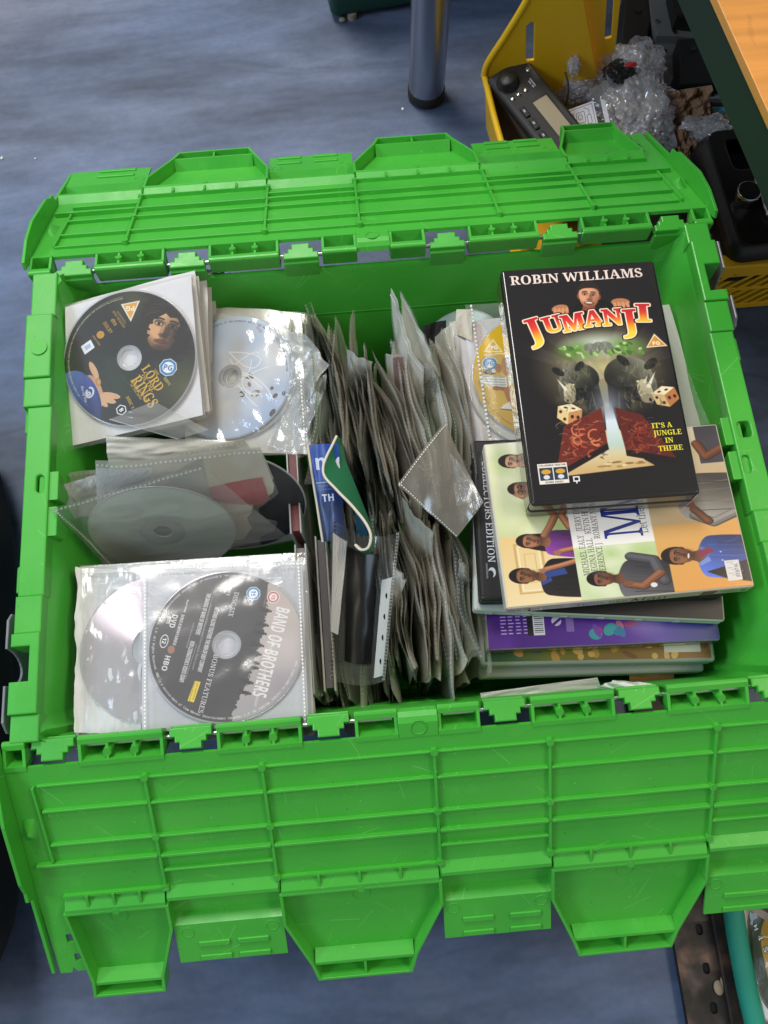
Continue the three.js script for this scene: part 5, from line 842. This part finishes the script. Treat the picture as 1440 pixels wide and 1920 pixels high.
{
  // yellow plastic basket: low lattice wall and rim towards the crate, tall slotted wall at the back
  const b = thing('plastic_basket', 'yellow plastic basket with slotted back wall and lattice front, full of electronics', 'basket');
  const zf = -0.283, zb = -0.583, x0 = 0.185, x1 = 0.74, top = 0.1, pb = V(0, 0, zb), nb = V(0, 0, 1);
  const w = (u, v) => { const p = onPlane(u, v, pb, nb); return [p.x, p.y]; };
  const back = [w(945, 255), w(905, 138), w(912, 118), w(990, -10), w(1010, -60), w(1085, -60), w(1095, 0), w(1118, 135), w(1124, 190)];
  const slot = [w(986, 45), w(995, 37), w(1001, 38), w(1000, 108), w(986, 110)].reverse();
  back[0] = [x0, 0.012]; back[8] = [back[7][0] + 0.006, 0.012];
  mesh('back_panel', extrude(shape(back, [slot]), 0.004, 0.001).translate(0, 0, zb), M.yellow, b);
  const rx0 = back[8][0], second = [[rx0 - 0.002, 0.012], [back[7][0] - 0.002, back[7][1]], [back[6][0] - 0.002, back[6][1]], w(1090, -70), w(1180, -70), w(1168, 0), w(1158, 95), [w(1158, 95)[0], 0.012]];
  const slot2 = [w(1143, -20), w(1156, -20), w(1149, 82), w(1136, 86)].reverse();
  mesh('back_panel', extrude(shape(second, [slot2]), 0.004, 0.001).translate(0, 0, zb - 0.014), M.yellow, b);
  const e = []; for (const [u, v] of [[907, 140], [912, 120], [950, 60], [990, -8], [1010, -60]]) { const q = w(u, v); e.push(V(q[0], q[1], zb + 0.002)); }
  mesh('back_rim', new THREE.TubeGeometry(new THREE.CatmullRomCurve3(e), 30, 0.0042, 8), M.yellow, b);
  const lx = back[1][0], rim = [V(lx + 0.002, top, zb + 0.002), V(lx + 0.008, top, -0.5), V(lx + 0.022, top, -0.38), V(lx + 0.034, top, zf + 0.01), V(lx + 0.06, top, zf)];
  mesh('left_rim', new THREE.TubeGeometry(new THREE.CatmullRomCurve3(rim), 40, 0.004, 8), M.yellow, b);
  mesh('left_wall', sheetGeo((u, v) => rim[0].clone().lerp(rim[3], u).add(V(0.012 * v, -0.088 * v, 0)), 8, 2), M.yellow, b);
  mesh('basket_floor', rbox(x0, x1, 0.006, 0.01, zb, zf, 0.001, 1), M.yellow, b);
  mesh('front_rim', rbox(lx + 0.03, x1, 0.088, 0.104, zf - 0.012, zf + 0.006, 0.003, 3), M.yellow, b);
  mesh('front_rim_lip', rbox(lx + 0.03, x1, 0.079, 0.0875, zf - 0.002, zf + 0.0035, 0.001, 1), M.yellow, b);
  mesh('front_foot', rbox(lx + 0.03, x1, 0.004, 0.014, zf - 0.004, zf + 0.001, 0.001, 1), M.yellow, b);
  mesh('middle_rail', rbox(lx + 0.03, x1, 0.044, 0.05, zf - 0.003, zf + 0.0005, 0.001, 1), M.yellow, b);
  for (let x = 0.3; x < 0.72; x += 0.0155) for (const [y0, y1] of [[0.012, 0.046], [0.048, 0.082]]) {
    const L = Math.hypot(y1 - y0, 0.03), s = mesh('lattice_bar', new THREE.BoxGeometry(0.0055, L, 0.003), M.yellow, b);
    s.position.set(x, (y0 + y1) / 2, zf - 0.0012); s.rotation.z = -Math.atan2(0.03, y1 - y0);
  }
  mesh('right_wall', rbox(x1 - 0.004, x1, 0.01, top, zb, zf, 0.001, 1), M.yellow, b);
}
{
  // car radio leaning on the basket rim
  const A = at(911, 146, 0.108), B = at(984, 101, 0.118), D = at(950, 275, 0.104), ex = B.clone().sub(A), W = ex.length(); ex.normalize();
  const ez = D.clone().sub(A); ez.addScaledVector(ex, -ez.dot(ex)).normalize(); const ey = ez.clone().cross(ex).normalize();
  const t = thing('car_radio', 'black car radio with a round knob and pale display, leaning in the yellow basket', 'car radio', undefined, A);
  t.quaternion.setFromRotationMatrix(new THREE.Matrix4().makeBasis(ex, ey, ez));
  const L = 0.182, dk = S({ color: lin(0.032, 0.029, 0.028), roughness: 0.5 });
  mesh('faceplate', rbox(0, W, -0.016, 0, 0, L, 0.005, 3), dk, t);
  mesh('chassis', rbox(0.004, W - 0.003, -0.1, -0.016, 0.004, L - 0.004, 0.002, 1), S({ color: lin(0.13, 0.11, 0.085), roughness: 0.55 }), t);
  mesh('volume_knob', new THREE.LatheGeometry([[0, 0.012], [0.009, 0.0115], [0.0115, 0.009], [0.0128, 0.002], [0.0145, 0.0005]].map((p) => new THREE.Vector2(...p)), 32).translate(0.017, 0, 0.024), M.black, t);
  mesh('display', rbox(W * 0.46, W * 0.8, -0.001, 0.0008, 0.066, 0.15, 0.0006, 1), S({ color: lin(0.48, 0.38, 0.24), roughness: 0.25 }), t);
  mesh('display_frame', rbox(W * 0.42, W * 0.84, -0.002, 0.0004, 0.062, 0.154, 0.0006, 1), M.black, t);
  for (const [x, z] of [[0.01, 0.046], [0.019, 0.045], [0.029, 0.045], [0.047, 0.022]]) mesh('button', new THREE.SphereGeometry(0.0034, 14, 8).scale(1, 0.5, 1.15).translate(x, 0.0005, z), M.chrome, t);
  for (let i = 0; i < 5; i++) mesh('button', rbox(0.008, 0.0145, -0.001, 0.0025, 0.064 + i * 0.021, 0.08 + i * 0.021, 0.0012, 2), M.black, t);
  for (let i = 0; i < 5; i++) mesh('button_mark', rbox(0.0098, 0.0122, 0.0024, 0.0028, 0.069 + i * 0.021, 0.073 + i * 0.021, 0.0001, 1), M.paper, t);
  mesh('printed_marks', [box(0.038, 0.0395, 0, 0.0003, 0.036, 0.042), box(0.041, 0.0425, 0, 0.0003, 0.034, 0.047), box(0.038, 0.0398, 0, 0.0003, 0.044, 0.048)], M.paper, t);
  const wire = (l, c, pts) => tag(mesh('cable', new THREE.TubeGeometry(new THREE.CatmullRomCurve3(pts.map(([u, v, y]) => at(u, v, y))), 24, 0.0013, 8), c), l, 'cable');
  wire('black cable slanting down from the car radio', M.black, [[1012, 153, 0.09], [1035, 178, 0.1], [1061, 203, 0.1]]);
  wire('black cable standing up beside the bubble wrap', M.black, [[1061, 203, 0.1], [1066, 165, 0.12], [1060, 135, 0.13]]);
  wire('thin red cable behind the car radio', S({ color: lin(0.4, 0.05, 0.02), roughness: 0.5 }), [[1030, 186, 0.08], [1045, 192, 0.085], [1058, 200, 0.09]]);
  // printed white box with a black side
  const c = thing('printed_box', 'small white box printed with a black line drawing, behind the crate lid', 'box');
  const q = [at(1027, 220, 0.1), at(1112, 189, 0.104), at(1128, 262, 0.1), at(1030, 290, 0.098)];
  const art = canvas(512, 400, (x) => { x.fillStyle = '#e9e2e4'; x.fillRect(0, 0, 512, 400); x.strokeStyle = '#5a5058'; x.lineWidth = 5; x.strokeRect(20, 20, 472, 360); for (const [a, b2, w, h] of [[40, 150, 60, 120], [120, 90, 110, 160], [150, 130, 50, 60], [250, 60, 34, 200], [310, 70, 90, 110], [330, 95, 40, 50], [420, 120, 40, 90]]) { x.beginPath(); x.roundRect(a, b2, w, h, 14); x.stroke(); } for (let i = 0; i < 8; i++) { x.beginPath(); x.moveTo(254, 75 + i * 22); x.lineTo(280, 75 + i * 22); x.stroke(); } x.beginPath(); x.moveTo(440, 120); x.quadraticCurveTo(470, 60, 400, 40); x.stroke(); });
  const f = patch(q, { amp: 0 });
  mesh('printed_top', sheetGeo(f, 2, 2), S({ map: art, roughness: 0.55 }), c);
  const dn = V(0, -0.03, 0), side = (a, b2, m, n) => mesh(n, sheetGeo((u, v) => a.clone().lerp(b2, u).addScaledVector(dn, v), 2, 2), m, c);
  side(q[0], q[1], M.paper, 'box_side'); side(q[1], q[2], M.black, 'black_side'); side(q[2], q[3], M.paper, 'box_side'); side(q[3], q[0], M.paper, 'box_side');
  const rim = [at(1112, 187, 0.106), at(1122, 192, 0.106), at(1136, 258, 0.102), at(1128, 262, 0.1)];
  mesh('open_flap', sheetGeo(patch([rim[0], rim[1], rim[2], rim[3]].map((p) => p.clone().add(V(0.008, 0.002, 0))), { amp: 0 }), 2, 2), M.paper, c);
}
// crumpled lumps of bubble wrap: big folds plus small round bubbles
function lump(p, r, sx, sy, sz, s, fold = 0.3, bub = Math.min(0.0016, r * 0.04)) {
  const g = new THREE.IcosahedronGeometry(1, 30), q = g.attributes.position, v = new THREE.Vector3();
  for (let i = 0; i < q.count; i++) {
    v.fromBufferAttribute(q, i).normalize();
    let k = 1 + fold * n3(v.x * 1.4 + s, v.y * 1.4, v.z * 1.4) + fold * 0.5 * (1 - Math.abs(n3(v.x * 3.2, v.y * 3.2 + s, v.z * 3.2)) * 2) * 0.6;
    const b = Math.max(0, n3(v.x * r * 170 + s, v.y * r * 170, v.z * r * 170 + s)); k += bub / r * b * 1.5;
    v.multiplyScalar(r * k); q.setXYZ(i, p.x + v.x * sx, p.y + v.y * sy, p.z + v.z * sz);
  }
  g.deleteAttribute('normal'); g.deleteAttribute('uv');
  const h = mergeVertices(g, 1e-6);
  h.computeVertexNormals();
  return h;
}
{
  const wrap = P({ color: lin(0.9, 0.88, 0.88), transmission: 0.8, roughness: 0.05, ior: 1.7, bumpMap: crinkleT, bumpScale: 0.001 });
  const bw = (l, u, v, y, r, a, s) => { const p = at(u, v, y), t = thing('bubble_wrap', l, 'bubble wrap'); mesh('outer_wrap', lump(p, r, ...a, s), wrap, t); mesh('inner_wrap', lump(p, r * 0.82, ...a, s + 5, 0.2), P({ color: lin(0.78, 0.71, 0.66), transmission: 0.45, roughness: 0.15, ior: 1.7 }), t); return [t, p]; };
  const [t1, p1] = bw('large crumpled lump of bubble wrap in the yellow basket behind the crate lid', 1192, 212, 0.075, 0.047, [1.0, 0.7, 1.3], 3);
  mesh('wrapped_part', lump(at(1165, 135, 0.1), 0.018, 1.2, 0.6, 1, 9, 0.15, 0.0003), M.black, t1);
  mesh('red_tag', lump(at(1183, 121, 0.135), 0.0042, 1.6, 0.5, 0.7, 2, 0.3, 0.0001), S({ color: lin(0.55, 0.03, 0.03), roughness: 0.4 }), t1);
  bw('small tuft of bubble wrap against the yellow back panel', 1088, 158, 0.07, 0.024, [1.4, 0.7, 0.9], 11);
  bw('pointed scrap of bubble wrap standing up by the yellow panel', 1075, 122, 0.115, 0.009, [0.8, 1.2, 1.2], 15);
  bw('rounded bubble wrap bundle round a dark part, rear of the yellow basket', 1185, 125, 0.09, 0.03, [1.25, 0.8, 1.0], 21);
  bw('small bubble wrap scrap between brown paper and black device', 1320, 250, 0.085, 0.018, [1.9, 0.8, 1.2], 27);
  // brown packing paper
  const kraft = S({ color: lin(0.3, 0.165, 0.09), roughness: 0.8, bumpMap: rep(crinkleT, 0.6), bumpScale: 0.003 });
  const kp = thing('packing_paper', 'crumpled brown packing paper beside the bubble wrap', 'packing paper');
  const crush = (c, o) => mesh('paper_fold', toCreasedNormals(sheetGeo(patch(px3(c), o), 14, 14).toNonIndexed(), 0.25), kraft, kp);
  crush([[1252, 172, 0.1], [1330, 160, 0.105], [1335, 235, 0.08], [1262, 245, 0.07]], { amp: 0.011, s: 200, freq: 2.2 });
  crush([[1270, 215, 0.07], [1318, 222, 0.1], [1316, 262, 0.08], [1272, 300, 0.06]], { amp: 0.009, s: 203, freq: 2.4 });
  crush([[1262, 240, 0.1], [1300, 245, 0.1], [1312, 300, 0.09], [1275, 308, 0.08]], { amp: 0.008, s: 206, freq: 2 });
  crush([[1325, 200, 0.08], [1385, 210, 0.07], [1385, 240, 0.06], [1325, 240, 0.07]], { amp: 0.006, s: 209, freq: 2 });
  // dark electronics at the back
  const greyM = S({ color: lin(0.2, 0.195, 0.185), roughness: 0.55 }), parts = thing('metal_chassis', 'grey metal chassis with tabs and holes lying at the back of the basket', 'metal part');
  const ch = (pts, y, h, n = 'chassis_plate') => { const a = pts.map(([u, v]) => { const p = at(u, v, y); return [p.x, p.z]; }); return mesh(n, slab(a, y, h, [], 0.0008), greyM, parts); };
  ch([[1215, -20], [1255, -20], [1262, 28], [1300, 45], [1312, 70], [1232, 66], [1222, 40]], 0.062, 0.05);
  ch([[1230, 60], [1270, 68], [1262, 130], [1278, 165], [1240, 120], [1228, 90]], 0.05, 0.03, 'chassis_bracket');
  for (const [u, v] of [[1232, 40], [1264, 60], [1246, 96]]) { const p = at(u, v, 0.0635); mesh('screw', cyl(p.x, 0.0632, p.z, 0.003, 0.003, 12), M.steel, parts); }
  const bx = (name, l, pts, y, h, m, cat) => { const t = thing(name, l, cat), a = pts.map(([u, v]) => { const p = at(u, v, y); return [p.x, p.z]; }); mesh('box_shell', slab(a, y, h, [], 0.002), m, t); const c = pts.reduce((s, p) => [s[0] + p[0] / pts.length, s[1] + p[1] / pts.length], [0, 0]); const p = at(c[0], c[1], y); mesh('fixing_hole', cyl(p.x, y + 0.0006, p.z - 0.02, 0.0045, 0.002, 16), M.rubber, t); return t; };
  bx('black_module', 'black plastic module lying beside the grey metal chassis', [[1272, 72], [1325, 70], [1350, 155], [1275, 158]], 0.075, 0.05, M.black, 'module');
  bx('black_module', 'dark housing standing behind the yellow slotted panel', [[1175, -30], [1222, -30], [1224, 30], [1215, 62], [1218, 110], [1162, 100]], 0.06, 0.05, S({ color: lin(0.022, 0.015, 0.008), roughness: 0.45 }), 'module');
  bx('black_module', 'black housing at the top edge beside the wooden table', [[1258, -25], [1320, -25], [1318, 32], [1270, 28]], 0.085, 0.05, M.black, 'module');
  for (let i = 0; i < 4; i++) tag(mesh('flat_module', slab([[1275, 160 + i * 14], [1372, 160 + i * 16], [1376, 170 + i * 16], [1275, 168 + i * 14]].map(([u, v]) => { const p = at(u, v, 0.05 + 0.002 * i); return [p.x, p.z]; }), 0.05 + 0.002 * i, 0.012, [], 0.001), i % 2 ? greyM : M.black), ['black strip-shaped part below the black module', 'grey strip-shaped part below the black module', 'black strip-shaped part nearest the blue strip', 'grey strip-shaped part nearest the brown paper'][i], 'electronic part');
  tag(mesh('blue_strip', slab([[1336, 200], [1372, 200], [1370, 207], [1338, 208]].map(([u, v]) => { const p = at(u, v, 0.075); return [p.x, p.z]; }), 0.075, 0.006, [], 0.0006), S({ color: lin(0.06, 0.42, 0.52), roughness: 0.4 })), 'small light blue plastic strip under the table edge', 'plastic strip');
  mesh('basket_clutter', [rbox(0.3, 0.72, 0.011, 0.04, -0.575, -0.3, 0.006, 2)], M.blackMatt, scene);
  tag(scene.children[scene.children.length - 1], 'dark layer of parts filling the bottom of the yellow basket', 'electronic part');
  for (const [u, v, r, l] of [[1352, 470, 0.016, 'grey crumpled plastic at the crate corner below the black device'], [1322, 325, 0.014, 'grey crumpled plastic between the lid edge and the black device']]) tag(mesh('plastic_scrap', lump(at(u, v, 0.085), r, 1, 0.6, 1.8, u, 0.4), S({ color: lin(0.25, 0.22, 0.2), roughness: 0.5 })), l, 'plastic scrap');
  // black control unit with a chrome knob
  const k = thing('control_unit', 'black device with a chrome ringed knob and buttons in the yellow basket', 'device', undefined, V(0.466, 0.052, -0.37));
  k.rotation.y = 0.05;
  mesh('device_housing', new RoundedBoxGeometry(0.128, 0.075, 0.172, 5, 0.02).translate(0, 0.037, 0), M.black, k);
  mesh('top_panel', slab(rrect(-0.054, 0.062, -0.08, 0.08, 0.014), 0.0755, 0.004, [rrect(-0.036, 0.04, -0.068, -0.022, 0.01).reverse()], 0.0008), S({ color: lin(0.02, 0.017, 0.015), roughness: 0.3 }), k);
  mesh('dark_recess', rbox(-0.036, 0.04, 0.0735, 0.0745, -0.068, -0.022, 0.0003, 1), M.void, k);
  const lathe = (p, n = 40) => new THREE.LatheGeometry(p.map((a) => new THREE.Vector2(...a)), n);
  mesh('knob_ring', lathe([[0.0125, 0], [0.0135, 0.013], [0.0132, 0.0165], [0.0118, 0.0172], [0.0112, 0.0162]]).translate(-0.036, 0.0755, 0.02), M.chrome, k);
  mesh('knob_top', cyl(-0.036, 0.0912, 0.02, 0.0115, 0.002, 32), M.black, k);
  mesh('button_frame', rbox(-0.02, 0.018, 0.075, 0.084, -0.006, 0.05, 0.004, 3), M.chrome, k);
  for (let i = 0; i < 3; i++) mesh('button', rbox(-0.0175, 0.016, 0.082, 0.0862, -0.004 + i * 0.018, 0.012 + i * 0.018, 0.002, 2), S({ color: lin(0.04, 0.037, 0.033), roughness: 0.35 }), k);
  mesh('lettering', topSheet(0.03, 0.009, 0).translate(0.0, 0.0759, 0.066), S({ map: canvas(256, 76, (x) => { x.fillStyle = '#14110f'; x.fillRect(0, 0, 256, 76); text(x, 'OMEGA', 120, 40, 46, { color: '#6a6560', bold: false }); }), roughness: 0.4 }), k);
}
{
  // low wooden table with a dark green edge, reaching over the basket
  const t = thing('wooden_table', 'orange wood topped table with a dark green edge in the upper right corner', 'table');
  const woodT = data(512, 512, (u, v) => { const g = fbm(u * 3 + 3, v * 40, 4), b = fbm(u * 2, v * 4, 3), k = 1.12 + g * 0.12 + b * 0.12 - (fbm(u * 30, v * 6, 2) > 0.42 ? 0.06 : 0); return [0.78 * k, 0.53 * k, 0.25 * k].map((c) => Math.sqrt(Math.max(0, c * c * 0.9))); }, true);
  const y = 0.45, a = at(1345, 0, y), b = at(1440, 210, y), dir = b.clone().sub(a).normalize(), A = a.clone().addScaledVector(dir, -0.9), B = a.clone().addScaledVector(dir, 0.24), R = V(-dir.z, 0, dir.x).negate();
  if (R.x < 0) R.negate();
  const A2 = A.clone().addScaledVector(R, 0.75), B2 = B.clone().addScaledVector(R, 0.75);
  mesh('table_top', boxUV(slab([A, B, B2, A2].map((p) => [p.x, p.z]), y, 0.008, [], 0.0006), 1.4), S({ map: woodT, roughness: 0.42 }), t);
  const dgm = S({ color: lin(0.007, 0.017, 0.01), roughness: 0.6 }), inn = R.clone().multiplyScalar(0.0015);
  mesh('table_edge', slab([A, B, B2, A2].map((p, i) => p.clone().addScaledVector(R, i < 2 ? 0.0012 : -0.0012)).map((p) => [p.x, p.z]), y - 0.0082, 0.036), dgm, t);
  for (const [p, q] of [[A2, -0.08], [B2, -0.08]]) for (const d of [0, -0.3]) { const c = p.clone().addScaledVector(R, q + d).addScaledVector(dir, p === A2 ? 0.08 : -0.12); mesh('leg', new THREE.CylinderGeometry(0.02, 0.02, y - 0.045, 20).translate(c.x, (y - 0.045) / 2, c.z), M.tube, t); }
}
{
  // lower right corner: dark slotted strip, teal tube, printed bag
  const t = thing('slotted_strip', 'dark worn slotted strip lying on the floor at the lower right', 'metal strip');
  const dirtT = data(256, 256, (u, v) => { const n = fbm(u * 4, v * 4, 5); const k = 1 + n * 1.3; const r = Math.max(0, fbm(u * 3 + 7, v * 3 + 2, 4) - 0.15); return [0.17 * k + r * 0.5, 0.15 * k + r * 0.32, 0.14 * k + r * 0.2]; }, true);
  const holes = []; for (let i = 0; i < 8; i++) holes.push(rrect(0.263, 0.27, 0.3 + i * 0.034, 0.31 + i * 0.034, 0.003).reverse());
  mesh('strip_plate', boxUV(slab([[0.24, 0.15], [0.278, 0.15], [0.279, 0.85], [0.2395, 0.85]], 0.012, 0.003, holes), 5), S({ map: dirtT, roughness: 0.6 }), t);
  mesh('strip_flange', boxUV(rbox(0.2785, 0.2995, 0.001, 0.019, 0.15, 0.85, 0.002, 1), 5), S({ map: dirtT, color: lin(0.9, 0.72, 0.6), roughness: 0.7 }), t);
  mesh('strip_base', box(0.2405, 0.278, 0.001, 0.0085, 0.15, 0.85), M.blackMatt, t);
  for (const [u, v] of [[1348, 1852], [1360, 1843]]) { const p = at(u, v, 0.014); mesh('debris', new THREE.IcosahedronGeometry(0.005, 1).scale(1, 0.4, 1.4).translate(p.x, 0.0135, p.z), S({ color: lin(0.4, 0.3, 0.2), roughness: 0.6 }), t); }
  const tt = [at(1374, 1700, 0.032), at(1383, 1760, 0.032), at(1400, 1850, 0.032), at(1418, 1930, 0.032), at(1440, 2050, 0.03)];
  tt.unshift(at(1362, 1620, 0.032));
  tag(mesh('teal_tube', new THREE.TubeGeometry(new THREE.CatmullRomCurve3(tt), 50, 0.0098, 18), S({ color: lin(0.008, 0.3, 0.2), roughness: 0.5, bumpMap: rep(grainT, 6), bumpScale: 0.0003 })), 'teal green tube lying along the dark strip at the lower right', 'tube');
  const bag = thing('printed_bag', 'pale plastic bag with an olive and gold round print, lower right corner', 'bag');
  const bagT = canvas(512, 1024, (x) => {
    const g = x.createLinearGradient(0, 0, 0, 1024); g.addColorStop(0, '#b8a8a2'); g.addColorStop(0.6, '#d8d0cc'); g.addColorStop(0.76, '#e8e0de'); g.addColorStop(0.8, '#8a4a62'); g.addColorStop(1, '#6a3a58'); x.fillStyle = g; x.fillRect(0, 0, 512, 1024);
    x.scale(0.4, 1); blob(x, 330, 360, 270, 400, -8, '#4d4f3c'); x.strokeStyle = '#8a847a'; x.lineWidth = 5; x.beginPath(); x.ellipse(330, 360, 256, 384, -0.14, 0, 7); x.stroke();
    blob(x, 400, 380, 180, 260, -10, '#c8983a'); poly(x, [[100, 60], [520, 230], [520, 160], [110, 10]], '#b09a90'); x.strokeStyle = '#efe2b4'; x.lineWidth = 8; x.beginPath(); x.moveTo(200, 250); x.lineTo(512, 265); x.stroke();
    const c = ['H', 'I', 'S', 'O', 'O', 'D']; c.forEach((s, i) => { x.save(); x.lineWidth = 12; x.strokeStyle = '#3a3a2a'; x.translate(190 + i * 34 + i * i * 2, 190 + i * 72); x.rotate(1.35); x.font = 'bold ' + (62 + i * 8) + 'px sans-serif'; x.textAlign = 'center'; x.textBaseline = 'middle'; x.strokeText(s, 0, 0); x.fillStyle = '#f2eee6'; x.fillText(s, 0, 0); x.restore(); });
  });
  const bq = [at(1388, 1690, 0.03), at(1530, 1660, 0.03), at(1570, 1960, 0.05), at(1412, 1985, 0.028)], f = patch(bq, { amp: 0.006, s: 301, freq: 1.5, bow: -0.02 }), fl = (u, v) => { const p = f(u, v); p.y = Math.abs(p.y - 0.03) + 0.03; return p; };
  mesh('bag_front', sheetGeo(fl, 30, 30), P({ map: bagT, roughness: 0.4, clearcoat: 0.3, bumpMap: rep(crinkleT, 0.6), bumpScale: 0.0006 }), bag);
  mesh('bag_body', sheetGeo((u, v) => { const p = fl(u, v); p.y = Math.max(0.002, p.y - 0.028); return p; }, 12, 12), S({ color: lin(0.5, 0.46, 0.44), roughness: 0.5 }), bag);
}
{
  // unidentified black object at the left edge, modelled as a padded bag
  const t = thing('black_object', 'plain black object standing on the floor at the left edge, beside the crate', 'bag');
  const g = new THREE.BoxGeometry(0.5, 0.22, 0.62, 20, 14, 26), q = g.attributes.position, v = new THREE.Vector3();
  for (let i = 0; i < q.count; i++) {
    v.fromBufferAttribute(q, i); const a = V(v.x / 0.25, v.y / 0.11, v.z / 0.31), L = Math.pow(Math.abs(a.x) ** 6 + Math.abs(a.y) ** 6 + Math.abs(a.z) ** 6, 1 / 6), m = Math.max(Math.abs(a.x), Math.abs(a.y), Math.abs(a.z));
    v.multiplyScalar(m / L * (1 + 0.025 * n3(v.x * 7, v.y * 7, v.z * 7))); q.setXYZ(i, v.x, Math.max(-0.109, v.y), v.z);
  }
  g.computeVertexNormals();
  const o = mesh('bag_body', g, S({ color: lin(0.006, 0.006, 0.007), roughness: 0.9 }), t);
  t.position.set(-0.648, 0.11, 0.135); t.rotation.y = 0.08;
  mesh('handle_strap', new THREE.TubeGeometry(new THREE.CatmullRomCurve3([V(-0.1, 0.1, 0.06), V(-0.09, 0.15, 0.02), V(-0.09, 0.15, -0.06), V(-0.1, 0.1, -0.1)]), 24, 0.008, 8), M.blackMatt, t);
}
renderer.render(scene, camera);
